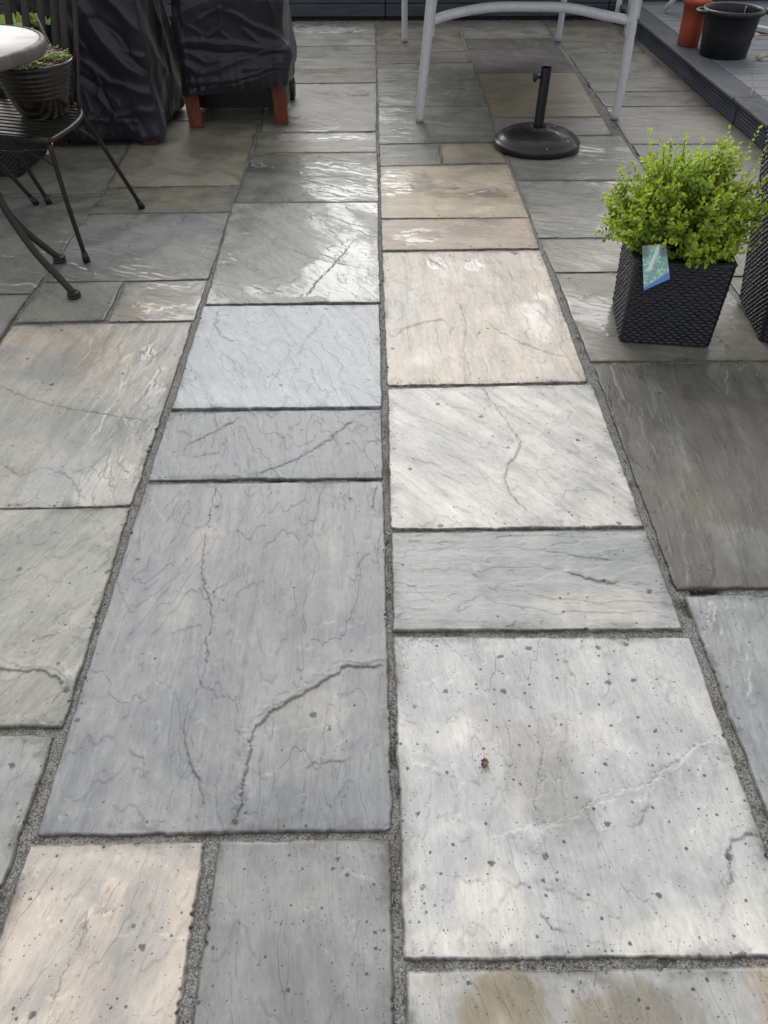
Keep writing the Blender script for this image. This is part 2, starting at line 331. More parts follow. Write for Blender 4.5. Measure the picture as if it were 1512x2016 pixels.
# look of each slab: colour, second colour, wetness, spots, grain strength, patch bias, grain angle (deg, 0 = streaks run away from us)
LOOK = {
'C1': ((150,149,143),(185,186,184),.30,.05,.3,.05,80), 'C2': ((128,127,120),(140,138,130),.42,.05,.3,0,80), 'C3': ((108,105,94),(122,118,104),.45,.08,.3,0,80),
'C4': ((132,131,124),(148,146,136),.40,.06,.3,0,60), 'C5': ((142,140,128),(165,160,145),.38,.15,.4,.05,80), 'C6': ((112,114,108),(140,138,128),.50,.24,.5,0,60),
'C7': ((140,142,138),(150,150,146),.50,.10,.5,0,35), 'C8': ((176,181,185),(182,183,180),.30,.08,.35,0,25), 'C9': ((142,145,148),(158,158,156),.12,.10,.35,0,10),
'C10': ((147,149,151),(160,159,157),.08,.05,.5,-.08,0), 'C11': ((194,188,180),(186,184,181),.0,.25,.18,.02,-15), 'C12': ((146,147,147),(166,165,160),.05,.32,.35,0,8),
'D1': ((122,119,107),(134,130,116),.45,.06,.3,0,80), 'D2': ((98,95,84),(110,106,94),.45,.08,.3,0,90), 'D3': ((118,118,110),(150,148,140),.52,.05,.3,-.03,90), 'D4': ((124,124,118),(160,160,154),.50,.05,.3,-.04,90),
'D5': ((124,124,116),(134,132,120),.30,.15,.4,0,90), 'D6': ((150,143,126),(160,152,134),.30,.12,.3,0,90), 'D7': ((176,166,146),(148,144,126),.36,.12,.35,.05,85), 'D8': ((170,156,140),(190,176,158),.30,.10,.35,.05,85),
'D9': ((201,192,180),(218,212,202),.18,.05,.5,.05,3), 'D10': ((203,201,196),(190,180,170),.05,.12,.62,-.03,38), 'D11': ((166,168,168),(192,186,176),.06,.13,.45,-.04,88),
'D12': ((197,197,196),(206,203,194),.02,.31,.26,-.05,5), 'D13': ((180,180,178),(158,148,128),.04,.30,.3,.10,10),
'B0': ((132,130,118),(130,126,112),.42,.05,.3,0,90), 'B1': ((146,142,128),(144,139,122),.42,.06,.3,0,60), 'B2': ((116,115,106),(140,130,108),.45,.06,.4,-.03,85), 'B3': ((130,132,130),(128,128,122),.48,.05,.35,0,60),
'B4': ((138,138,130),(146,144,134),.35,.10,.35,0,40), 'B5': ((150,148,140),(170,156,136),.42,.08,.4,0,70), 'B6': ((166,165,158),(174,174,170),.36,.12,.5,0,-8), 'B7': ((160,160,152),(172,172,168),.38,.14,.6,0,-22), 'B8': ((160,162,160),(170,168,160),.08,.16,.35,0,0),
'A0': ((116,114,106),(126,122,110),.4,.05,.3,0,90), 'A1': ((134,134,126),(132,130,120),.42,.06,.3,0,90), 'A2': ((126,128,123),(126,124,116),.50,.06,.4,0,70), 'A3': ((130,130,124),(140,138,130),.4,.08,.4,0,30),
'E1': ((130,129,120),(142,140,130),.45,.05,.3,0,90), 'E2': ((80,77,75),(92,89,84),.16,.06,.3,0,60), 'E3': ((132,124,106),(142,132,110),.36,.08,.3,0,90), 'E4': ((128,126,118),(138,136,126),.42,.06,.3,0,90), 'E5': ((126,126,122),(134,133,128),.46,.05,.35,0,80),
'E6': ((134,133,127),(146,144,136),.44,.08,.6,0,70), 'E7': ((136,133,124),(150,146,134),.42,.10,.6,0,60), 'E8': ((130,128,118),(142,138,124),.40,.10,.4,0,70), 'E9': ((106,104,98),(122,120,112),.36,.08,.75,-.04,-6), 'E10': ((158,161,163),(168,166,160),.36,.12,.6,0,-5),
'F1': ((112,109,98),(122,118,106),.4,.05,.3,0,90), 'F2': ((116,114,104),(124,120,108),.4,.05,.3,0,90), 'F3': ((108,105,96),(118,114,102),.4,.05,.3,0,90), 'F4': ((110,108,98),(120,116,104),.42,.05,.3,0,90), 'F5': ((104,102,94),(114,110,100),.42,.05,.3,0,90),
'F6': ((120,118,110),(130,128,118),.42,.05,.4,0,85), 'F7': ((122,120,112),(130,126,116),.4,.06,.4,0,80), 'F8': ((124,121,112),(134,128,116),.4,.06,.4,0,80), 'F9': ((126,122,114),(136,130,118),.38,.08,.4,0,70),
}
# flaking edges seen on the slabs: slab, height mm, raised side, line on the ground
CRACKS = [
('C10',2.4,-1,(0.021,0.923,-0.009,0.927,-0.066,0.926,-0.090,0.904,-0.134,0.875,-0.143,0.863,-0.181,0.841,-0.208,0.818,-0.230,0.791,-0.238,0.759,-0.235,0.729,-0.241,0.689,-0.240,0.660,-0.242,0.623,-0.238,0.595)),
('C10',1.4,1,(-0.406,1.495,-0.405,1.402,-0.404,1.330,-0.405,1.246,-0.396,1.182,-0.361,1.092,-0.350,1.036,-0.357,0.996,-0.346,0.944,-0.351,0.889,-0.367,0.837,-0.365,0.784,-0.342,0.720,-0.316,0.675,-0.308,0.656,-0.310,0.624,-0.312,0.597)),
('C10',1.6,-1,(0.005,1.497,-0.008,1.435,-0.010,1.397,0.011,1.375,0.019,1.364)),
('C10',.8,1,(-0.497,1.457,-0.496,1.404,-0.502,1.349)),
('C10',.7,1,(-0.460,0.768,-0.456,0.742,-0.432,0.726,-0.418,0.691,-0.422,0.667)),
('C10',.9,-1,(-0.050,0.736,-0.061,0.718,-0.123,0.714,-0.132,0.687,-0.132,0.631,-0.136,0.599)),
('C10',.8,1,(-0.098,0.737,-0.125,0.717)),
('C10',.8,1,(-0.226,0.786,-0.262,0.781,-0.260,0.739,-0.239,0.718)),
('D12',2.6,-1,(0.261,0.592,0.298,0.601,0.335,0.616,0.375,0.638,0.425,0.659,0.471,0.665,0.516,0.697,0.555,0.718,0.593,0.752,0.643,0.762)),
('D12',1.5,1,(0.349,0.839,0.336,0.817,0.335,0.784,0.308,0.742,0.285,0.682,0.267,0.626,0.266,0.594)),
('D12',1,1,(0.385,0.991,0.383,0.935,0.392,0.898,0.385,0.845)),
('D12',1.8,-1,(0.654,0.576,0.618,0.572,0.591,0.568,0.574,0.543,0.571,0.510,0.552,0.479)),
('D12',2.0,1,(0.252,0.490,0.269,0.486,0.289,0.481)),
('D12',1.2,1,(0.263,0.475,0.252,0.452,0.268,0.431,0.297,0.421)),
('D12',1,1,(0.153,0.679,0.192,0.667)),
('D12',1,-1,(0.479,0.660,0.465,0.623,0.447,0.598,0.408,0.590)),
('D12',.9,1,(0.219,0.599,0.226,0.573,0.236,0.539)),
('D10',1.8,-1,(0.311,1.930,0.344,1.825,0.379,1.704,0.395,1.653,0.370,1.592,0.344,1.550,0.330,1.509,0.331,1.450,0.361,1.392,0.407,1.327)),
('D10',1.3,1,(0.521,1.810,0.481,1.742,0.426,1.668)),
('D11',2,1,(0.411,1.179,0.443,1.166,0.474,1.152,0.517,1.142,0.553,1.139)),
('D11',1.2,1,(0.208,1.201,0.215,1.174,0.235,1.151)),
('D11',1,1,(0.376,1.249,0.432,1.235,0.488,1.218,0.551,1.212)),
('D11',.8,1,(0.170,1.050,0.178,1.085,0.243,1.121)),
('C9',1.6,1,(-0.507,1.608,-0.514,1.634,-0.507,1.660,-0.479,1.687,-0.436,1.726,-0.405,1.756,-0.375,1.797)),
('C9',1.3,1,(-0.322,1.522,-0.241,1.568,-0.177,1.621,-0.125,1.676,-0.085,1.745,-0.050,1.776)),
('C9',1,1,(-0.506,1.608,-0.460,1.611,-0.422,1.624,-0.416,1.664,-0.397,1.691)),
('C9',1,-1,(-0.258,1.611,-0.254,1.666,-0.238,1.712)),
('C9',1,-1,(-0.187,1.561,-0.134,1.567,-0.102,1.598,-0.094,1.642)),
('C8',1.6,1,(-0.533,2.414,-0.530,2.303,-0.501,2.230,-0.446,2.188)),
('C8',1.5,-1,(-0.170,2.395,-0.186,2.299,-0.220,2.217,-0.236,2.139,-0.236,2.093)),
('C8',1.1,1,(-0.502,2.127,-0.468,2.111,-0.420,2.046)),
('C8',1.2,1,(-0.288,2.050,-0.305,1.979,-0.327,1.898)),
('B6',1.2,1,(-1.156,1.971,-1.005,1.881,-0.888,1.834,-0.795,1.810,-0.627,1.764)),
('B6',1.2,-1,(-0.721,1.802,-0.676,1.741,-0.608,1.671)),
('B6',1,1,(-0.991,1.588,-0.920,1.535,-0.877,1.566,-0.805,1.544,-0.761,1.483)),
('B7',2.2,1,(-0.807,0.950,-0.748,0.927,-0.686,0.924,-0.659,0.917,-0.629,0.897,-0.611,0.875)),
('B7',1.6,-1,(-0.720,1.401,-0.664,1.351,-0.636,1.299)),
('B7',1,1,(-0.721,1.001,-0.674,1.020,-0.651,1.013)),
('D9',1.4,1,(0.044,2.204,0.104,2.278,0.173,2.321,0.229,2.334,0.247,2.286,0.216,2.244)),
('D9',1.8,1,(0.362,2.332,0.410,2.241,0.474,2.167,0.532,2.123,0.605,2.079)),
('D9',1.2,-1,(0.295,2.451,0.303,2.292,0.279,2.132,0.292,1.971)),
('D9',1,1,(0.404,2.193,0.397,2.070,0.417,1.984)),
('D9',1.2,1,(0.042,2.648,0.114,2.587,0.179,2.434)),
('D7',2,1,(0.418,3.442,0.473,3.472,0.603,3.519)),
('D8',1.4,1,(0.107,2.956,0.192,3.052,0.235,3.077,0.405,3.126)),
('C11',1.3,1,(-0.459,0.480,-0.456,0.432,-0.465,0.397,-0.475,0.357,-0.476,0.318)),
('C11',1,-1,(-0.366,0.432,-0.328,0.434,-0.287,0.424)),
('C7',1.5,1,(-0.414,2.949,-0.329,2.891,-0.226,2.800,-0.090,2.733)),
('C7',1.3,-1,(-0.244,2.476,-0.215,2.591,-0.147,2.755,-0.074,2.982)),
('E10',1.4,1,(0.728,1.092,0.694,1.022,0.652,0.957)),
('E8',1.6,-1,(1.077,2.265,1.109,2.209,1.129,2.121)),
]
# stone stains, plus sun patches and wet glare painted in as pale colour: slab, x, y, rx, ry, colour, strength
STAINS_AND_LIGHT = [
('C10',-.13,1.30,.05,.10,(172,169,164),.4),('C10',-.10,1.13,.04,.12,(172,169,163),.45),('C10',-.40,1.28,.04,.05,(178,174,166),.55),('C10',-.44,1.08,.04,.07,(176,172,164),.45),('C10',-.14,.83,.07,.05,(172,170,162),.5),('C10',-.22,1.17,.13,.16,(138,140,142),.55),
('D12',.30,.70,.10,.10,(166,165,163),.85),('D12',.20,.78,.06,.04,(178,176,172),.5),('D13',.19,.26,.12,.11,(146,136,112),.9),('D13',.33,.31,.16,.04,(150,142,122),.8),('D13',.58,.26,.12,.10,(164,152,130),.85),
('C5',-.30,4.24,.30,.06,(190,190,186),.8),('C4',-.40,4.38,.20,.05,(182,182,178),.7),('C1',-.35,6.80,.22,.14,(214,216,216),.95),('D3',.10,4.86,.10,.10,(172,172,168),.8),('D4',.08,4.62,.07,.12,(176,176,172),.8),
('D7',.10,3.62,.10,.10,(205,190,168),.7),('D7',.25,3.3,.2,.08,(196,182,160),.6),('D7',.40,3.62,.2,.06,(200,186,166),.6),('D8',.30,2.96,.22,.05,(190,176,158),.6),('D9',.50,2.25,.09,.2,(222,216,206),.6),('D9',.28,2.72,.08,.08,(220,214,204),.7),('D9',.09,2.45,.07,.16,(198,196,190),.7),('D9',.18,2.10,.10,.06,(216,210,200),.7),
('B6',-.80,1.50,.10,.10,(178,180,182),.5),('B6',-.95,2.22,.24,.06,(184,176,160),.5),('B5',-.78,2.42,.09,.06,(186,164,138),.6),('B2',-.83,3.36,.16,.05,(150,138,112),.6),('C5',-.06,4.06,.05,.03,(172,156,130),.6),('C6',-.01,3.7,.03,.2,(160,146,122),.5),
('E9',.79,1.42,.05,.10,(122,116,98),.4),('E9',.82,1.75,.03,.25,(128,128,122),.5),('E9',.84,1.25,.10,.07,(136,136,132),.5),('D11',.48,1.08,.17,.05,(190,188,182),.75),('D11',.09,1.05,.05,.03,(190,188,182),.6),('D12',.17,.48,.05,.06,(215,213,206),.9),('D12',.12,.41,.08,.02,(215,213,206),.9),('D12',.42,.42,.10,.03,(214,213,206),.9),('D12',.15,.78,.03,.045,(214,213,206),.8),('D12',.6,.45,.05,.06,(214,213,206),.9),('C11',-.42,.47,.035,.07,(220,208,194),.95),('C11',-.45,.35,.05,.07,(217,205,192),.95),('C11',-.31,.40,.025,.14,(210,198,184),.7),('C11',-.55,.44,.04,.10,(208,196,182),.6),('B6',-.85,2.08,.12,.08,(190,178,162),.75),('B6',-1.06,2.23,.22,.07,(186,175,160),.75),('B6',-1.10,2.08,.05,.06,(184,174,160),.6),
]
# puddled, shining areas: slab, x, y, rx, ry, amount
WET = [
('C7',-.14,2.62,.13,.16,.35),('C7',-.10,2.80,.10,.20,.14),('C7',-.30,2.54,.12,.05,.2),('C7',-.36,2.95,.22,.28,-.05),('C8',-.2,1.9,.3,.1,.1),('B6',-.72,1.75,.10,.42,.18),('B6',-.68,1.50,.08,.12,.2),('B5',-.70,2.50,.16,.12,.35),
('B7',-1.06,.90,.16,.12,.5),('B7',-1.05,1.20,.10,.25,.2),('D9',.24,2.76,.045,.06,.55),('D9',.37,2.74,.04,.07,.55),('D9',.55,2.35,.07,.20,.34),('D9',.12,2.55,.05,.10,.22),('D9',.15,2.06,.07,.05,.4),('D7',.14,3.6,.16,.16,.35),('D7',.40,3.45,.2,.06,.3),
('C6',-.12,3.48,.16,.10,.4),('C6',-.2,3.7,.2,.2,.15),('C5',-.30,4.24,.30,.05,.6),('C4',-.38,4.40,.22,.08,.6),('C1',-.35,6.80,.22,.14,.7),('D3',.10,4.90,.11,.12,.5),('D4',.08,4.62,.08,.12,.6),('E10',.90,.9,.16,.3,.35),('B3',-.95,2.75,.25,.12,.2),('A2',-1.35,3.0,.2,.3,.15),('E8',.75,2.4,.1,.2,.2),('D8',.2,3.0,.12,.08,.3),
]
def make_slab(name, res, key_i):
    c = SL[name]; A = np.array(c).reshape(4, 2); base, second, wet, spots, grain, patch, ang = LOOK.get(name, ((125,123,115),(135,131,120),.35,.06,.35,0,70))
    W = np.linalg.norm(A[1] - A[0]); Hh = np.linalg.norm(A[3] - A[0]); r = np.random.RandomState(key_i + 11)
    def axis(L):
        n = max(4, int(L / res)); a = np.linspace(0, 1, n + 1); e = min(.004, res) / L
        return np.unique(np.concatenate([[0, e * .4, e, 1 - e, 1 - e * .4, 1], a[(a > e * 1.6) & (a < 1 - e * 1.6)]]))
    U, Vv = np.meshgrid(axis(W), axis(Hh)); nv, nu = U.shape
    P = (A[0] * ((1 - U) * (1 - Vv))[..., None] + A[1] * (U * (1 - Vv))[..., None] + A[2] * (U * Vv)[..., None] + A[3] * ((1 - U) * Vv)[..., None])
    X, Y = P[..., 0].copy(), P[..., 1].copy(); dl, dr, df, dn = U * W, (1 - U) * W, Vv * Hh, (1 - Vv) * Hh
    sx, sy = key_i * 3.7, key_i * 1.9
    def rag(s, seed):      # hand-dressed edge, inward positive
        n = fbm(s * 13 + sx, s * 0 + sy + seed, 5, seed, .62); chip = sstep(.42, .75, pn(s * 16 + sx, s * 0 + seed * 2.3, 5 + seed)) * .007
        return np.clip(-.0016 + .0026 * n, -.0042, .006) + chip * sstep(-.1, .4, pn(s * 90, s * 0 + 4, 2))
    fo = lambda d: np.exp(-d / .007)
    X += rag(Y, 1) * fo(dl) - rag(Y, 2) * fo(dr); Y += -rag(X, 3) * fo(df) + rag(X, 4) * fo(dn)
    # knocked-off corners
    for (cd1, cd2, sxx, syy) in ((dl, df, 1, -1), (dr, df, -1, -1), (dr, dn, -1, 1), (dl, dn, 1, 1)):
        kk = .0005 + .006 * r.rand() ** 3; f = np.exp(-(cd1 + cd2) / .008); X += sxx * kk * f; Y += syy * kk * f
    a = R(ang); gx = (X * math.cos(a) + Y * math.sin(a)) + sx; gy = (-X * math.sin(a) + Y * math.cos(a)) + sy
    # relief
    h = .0016 * fbm(gx * 4, gy * 2, 5, key_i % 9, .55)
    n1 = fbm(gx * 4.2, gy * 1.5, 5, 20 + key_i % 7, .52) * 2.2; fr = n1 - np.floor(n1); h = h + (np.floor(n1) + sstep(0, .03, fr)) * .0012
    crack = np.zeros_like(X)
    wx = .0048 * fbm(X * 38, Y * 38, 5, 3, .66); wy = .0048 * fbm(X * 38 + 9, Y * 38, 5, 8, .66)
    for (sn, mm, side, pts) in CRACKS:
        if sn != name: continue
        pl = list(zip(pts[0::2], pts[1::2])); d, sg = poly_dist(X + wx, Y + wy, pl)
        xs = np.array(pl); far = np.minimum(np.hypot(X - xs[0, 0], Y - xs[0, 1]), np.hypot(X - xs[-1, 0], Y - xs[-1, 1])); endf = sstep(0, .03, far)
        sd = d * sg * side
        up = np.where(sd > 0, np.exp(-sd / .028), 0) * sstep(-.0005, .0015, sd); o2 = .009 + .010 * fbm(X * 18, Y * 18, 3, 6); h = h + (up * 1.1 + .6 * up * sstep(o2, o2 + .0015, sd)) * mm * .0014 * endf
        var = np.clip(.55 + .18 * mm + (1.1 - .25 * mm) * fbm(X * 22, Y * 22, 3, 14), .08, 1)
        wd = .0009 + .00042 * mm
        var = 1 - (1 - var) * (.25 if mm > 1.9 else 1); crack = np.maximum(crack, np.exp(-((sd + wd * .5) / wd) ** 2) * min(1, .60 + .25 * mm) * var * endf)
        crack = np.maximum(crack, np.exp(-np.abs(sd) / .010) * .12 * var * endf)
    if name in ('D9', 'B6', 'B7', 'E10', 'E6', 'D10'):      # rougher, flakier faces
        h = h + .0011 * fbm(gx * 22, gy * 6, 4, 31, .6)
    z = h - h.mean()
    edge = np.minimum(np.minimum(dl, dr), np.minimum(df, dn)); z = np.where(edge < .006, z * edge / .006 - .0012 * (1 - edge / .006) ** 2, z)
    z = z + (r.rand() - .5) * .003
    ring0 = (edge <= 1e-9); z = np.where(ring0, z - .0025, z)
    # colours
    b = np.array(lin(base)); col = np.broadcast_to(b, X.shape + (3,)).copy()
    for (sn, x0, y0, rx, ry, cc, st) in STAINS_AND_LIGHT:
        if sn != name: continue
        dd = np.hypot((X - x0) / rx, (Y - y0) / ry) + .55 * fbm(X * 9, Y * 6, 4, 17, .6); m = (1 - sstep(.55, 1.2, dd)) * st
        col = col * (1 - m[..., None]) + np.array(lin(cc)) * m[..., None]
    n = nv * nu; one = np.ones((n, 1))
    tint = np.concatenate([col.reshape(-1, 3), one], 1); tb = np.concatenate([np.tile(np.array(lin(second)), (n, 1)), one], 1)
    gr = np.stack([gx, gy, np.full_like(gx, key_i * .37)], -1).reshape(-1, 3); pl_ = np.stack([X + sx, Y + sy, gx * 0], -1).reshape(-1, 3)
    wa = np.full_like(X, wet)
    for (sn, x0, y0, rx, ry, am) in WET:
        if sn == name: wa = wa + am * (1 - sstep(.55, 1.25, np.hypot((X - x0) / rx, (Y - y0) / ry) + .5 * fbm(X * 8, Y * 5, 4, 23, .6)))
    pr = np.stack([wa, np.full_like(X, spots), np.full_like(X, grain)], -1).reshape(-1, 3)
    pb = np.stack([np.full_like(X, patch), crack, edge], -1).reshape(-1, 3)
    V = np.stack([X, Y, z], -1).reshape(-1, 3)
    idx = np.arange(n).reshape(nv, nu); q = np.stack([idx[:-1, :-1], idx[1:, :-1], idx[1:, 1:], idx[:-1, 1:]], -1).reshape(-1, 4)
    loop = np.concatenate([idx[0, :-1], idx[:-1, -1], idx[-1, :0:-1], idx[:0:-1, 0]]); m_ = len(loop)
    V2 = V[loop].copy(); cx, cy = V[:, 0].mean(), V[:, 1].mean(); V2[:, 2] = -.028
    V2[:, :2] += (np.array([cx, cy]) - V2[:, :2]) * -.002
    s = np.arange(m_); nx = (s + 1) % m_
    sk = np.stack([loop[s], n + s, n + nx, loop[nx]], -1)[:, ::-1]
    cat = lambda a: np.concatenate([a, a[loop]], 0)
    pb2 = pb[loop].copy(); pb2[:, 1] = .55
    return (np.concatenate([V, V2]), np.concatenate([q, sk]), cat(tint), cat(tb), cat(gr), cat(pl_), cat(pr), np.concatenate([pb, pb2]))
# paving that carries on outside the picture
def fill(x0, x1, y0, y1, tagname):
    y = y1; k = 0
    while y > y0 + .05:
        L = rnd.choice((.29, .59, .59, .89)); yb = max(y - L, y0); SL[f'{tagname}{k}'] = (x0, y, x1, y, x1, yb, x0, yb); y = yb - .018; k += 1
fill(-1.82, -1.22, -1.0, 1.40, 'ZA'); fill(-1.21, -.61, -1.0, .16, 'ZB'); fill(-.585, .017, -1.0, -.045, 'ZC'); fill(.037, .65, -1.0, -.24, 'ZD'); fill(.67, 1.255, -1.0, .19, 'ZE')
fill(1.28, 1.90, -1.0, 2.04, 'ZF'); fill(1.92, 2.52, -1.0, 2.9, 'ZG'); fill(-2.45, -1.89, -1.0, 7.05, 'ZH'); fill(-1.87, -1.27, 5.09, 7.05, 'ZI'); fill(-1.31, -.65, 5.19, 7.05, 'ZJ'); fill(-3.1, -2.47, -1.0, 7.05, 'ZK')
acc = [[] for _ in range(8)]; off = 0
for i, nm in enumerate(SL):
    c = SL[nm]; yc = (c[1] + c[5]) / 2
    res = .012 if nm[0] == 'Z' else (.0022 if yc < 1.25 else .003 if yc < 2 else .0045 if yc < 3 else .007 if yc < 4.5 else .010)
    if nm[0] == 'Z' : res = .02
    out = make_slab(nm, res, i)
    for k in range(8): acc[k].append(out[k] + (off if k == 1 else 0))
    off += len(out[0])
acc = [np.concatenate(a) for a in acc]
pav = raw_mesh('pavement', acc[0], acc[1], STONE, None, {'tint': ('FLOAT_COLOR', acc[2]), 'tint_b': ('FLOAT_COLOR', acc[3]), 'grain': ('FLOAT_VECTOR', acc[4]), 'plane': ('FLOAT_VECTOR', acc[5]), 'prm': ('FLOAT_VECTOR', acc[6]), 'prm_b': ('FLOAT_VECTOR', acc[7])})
tag(pav, 'riven sandstone patio slabs in grey and buff, damp in places', kind='structure')
# grit, moss and crumbs lodged in the joints
rs = np.random.RandomState(8); Pm = []
for _ in range(6000):
    if rs.rand() < .62: x = rs.choice([.026, .026, .656, -.598, 1.29, -1.215]) + rs.normal(0, .004); y = rs.rand() ** 1.4 * 6.5
    else:
        k = rs.choice([q for q in SL if q[0] in 'CDBE']); c = SL[k]; x = rs.uniform(c[0], c[2]); y = c[5] - .008 + rs.normal(0, .003)
    if pn(np.array([x * 7.]), np.array([y * 7.]), 4)[0] > -.02: Pm.append((x, y, -.003 + rs.rand() * .003))
Pm = np.array(Pm); CRUMBS = Pm
# mortar bed
MORT = mortar_mat()
def mortar(x0, x1, y0, y1, res, name):
    X, Y = np.meshgrid(np.arange(x0, x1 + res / 2, res), np.arange(y0, y1 + res / 2, res))
    Z = -.0060 + .0018 * fbm(X * 30, Y * 30, 3, 5) - .012 * sstep(.40, .6, pn(X * 5, Y * 5, 9)) * sstep(.0, .3, pn(X * 21, Y * 21, 4))
    dp = 1 - sstep(2.2, 3.2, Y); Z = Z * (.45 + .55 * dp) - .0005
    return grid_mesh(name, np.stack([X, Y, Z], -1), MORT)
tag(mortar(-3.2, 2.6, -1.05, 7.2, .008, 'mortar_ground'), 'grey sandy mortar in the joints between the slabs', kind='structure')
g_ = MB(); g_.box((0, 20, -.55), (160, 160, 1.0)); soil = simple('garden_soil', (.06, .05, .035), .9, var=.4); tag(g_.build('ground', soil), 'garden ground round the patio', kind='structure')
# ------------------------------------------------------------------ materials for things
M_SLEEPER = simple('slate_paint', (.080, .092, .120), .5, var=.35, vscale=5, bump=.35, bscale=30, stretch=(1, 6, 6), spots=((.16, .15, .13), 40))
M_COMP = simple('composite_board', (.098, .108, .132), .55, var=.25, vscale=12, bump=.25, bscale=150, spots=((.14, .14, .14), 60), stretch=(1, .3, 1))
M_DECKIN = simple('worn_deck_board', (.19, .205, .23), .5, var=.3, vscale=7, bump=.3, bscale=120, stretch=(.3, 3, 1))
M_BLACKMETAL = simple('dark_bronze_metal', (.030, .026, .023), .42, metal=.35, var=.35, bump=.25, bscale=90, col2=(.050, .042, .035))
M_RUBBER = simple('black_rubber', (.012, .012, .013), .35, var=.3)
M_SILVER = simple('silver_painted_tube', (.76, .78, .84), .36, metal=.05, var=.06, vscale=6, bump=.02, bscale=60)
M_GLOSSBLACK = simple('glossy_black_paint', (.010, .011, .014), .40, var=.3, vscale=6, bump=.06, bscale=45, dist=.0008, coat=.25, spots=((.45, .45, .44), 26))
M_GLAZE = simple('brown_glaze', (.012, .010, .008), .22, var=.5, vscale=16, bump=.15, bscale=50, col2=(.030, .022, .017), coat=.35, stretch=(1, 1, 4))
M_SOIL = simple('potting_soil', (.035, .024, .017), .9, var=.5, vscale=40, bump=.9, bscale=160, dist=.006, col2=(.09, .065, .045))
M_TERRA = simple('orange_plastic_pot', (.58, .125, .055), .5, var=.2, vscale=10, bump=.1, spots=((.5, .3, .22), 55))
M_TUB = simple('black_tub_plastic', (.012, .013, .016), .42, var=.4, vscale=9, bump=.15, col2=(.022, .023, .026), stretch=(1, 1, .4))
M_WOODRED = simple('red_stained_wood', (.25, .065, .032), .55, var=.4, vscale=14, bump=.4, bscale=60, stretch=(6, 6, .7))
M_WOODDK = simple('dark_stained_wood', (.09, .035, .022), .6, var=.4, vscale=14, bump=.4, bscale=60)
M_CABINET = simple('black_cabinet_steel', (.016, .017, .020), .4, var=.2)
M_WHITE = simple('white_plastic', (.62, .64, .68), .45, var=.12, bump=.05)
M_RATTAN = simple('black_resin_weave', (.017, .020, .030), .36, var=.3, vscale=40, bump=.1, bscale=400, spec=.6)
M_TABLETOP = simple('pale_stone_top', (.84, .79, .71), .5, var=.05, vscale=9, bump=.02, col2=(.88, .87, .84))
M_WOODTOP = simple('grey_table_slats', (.20, .21, .22), .5)
def fabric():
    t = NT('black_pvc_cover'); co = t.n('NewGeometry').outputs['Position']
    v = t.noise(co, 13, 4, .5, 1.6); v2 = t.noise(co, 75, 4, .6, .8); wv = t.noise(t.mapping(co, (600, 600, 600)), 1, 1)
    rid = t.math('ABSOLUTE', t.math('SUBTRACT', v, .5))
    c = t.mix(t.ramp(t.noise(co, 6, 3), .35, .65), (.009, .011, .018), (.014, .016, .024))
    nb = t.bump(t.math('ADD', t.math('MULTIPLY', v, .6), t.math('MULTIPLY', v2, .10)), .22, .008); nb = t.bump(wv, .12, .0006, nb)
    return t.out(Base_Color=c, Roughness=.42, Normal=nb, Specular_IOR_Level=.55, Sheen_Weight=.15)
M_PVC = fabric()
def leafmat(name, young, old, tr=.3):
    t = NT(name); a = t.n('Attribute', attribute_name='age').outputs['Fac']; co = t.n('NewGeometry').outputs['Position']
    c = t.mix(a, old, young); c = t.mix(t.ramp(t.noise(co, 60, 3), .35, .7, 0, .4), c, tuple(k * .62 for k in young))
    t.out(Base_Color=c, Roughness=.38, Specular_IOR_Level=.5)
    tl = t.n('BsdfTranslucent', {'Color': c}); mx = t.n('MixShader', {0: tr}); t.L.new(t.b.outputs[0], mx.inputs[1]); t.L.new(tl.outputs[0], mx.inputs[2])
    t.L.new(mx.outputs[0], t.t.nodes['Material Output'].inputs[0]); return t.m
M_BOX = leafmat('boxwood_leaf', (.68, .82, .11), (.12, .26, .035), .36); M_SEED = leafmat('seedling_leaf', (.36, .52, .12), (.20, .035, .035)); M_LETTUCE = leafmat('lettuce_leaf', (.46, .66, .14), (.28, .48, .07))
M_STEM = simple('green_brown_stem', (.10, .11, .03), .6); M_TREELEAF = leafmat('tree_leaf', (.09, .14, .03), (.05, .09, .02), .2); M_BARK = simple('bark', (.10, .075, .05), .85, bump=.9, bscale=20, dist=.02)
M_ADDED_FENCE = simple('added_fence_dark_paint', (.035, .038, .044), .7, var=.3)
M_BULB = simple('dried_bulb_skin', (.62, .55, .42), .5, var=.2, vscale=50); M_STRAW = simple('dry_straw', (.42, .34, .20), .6)
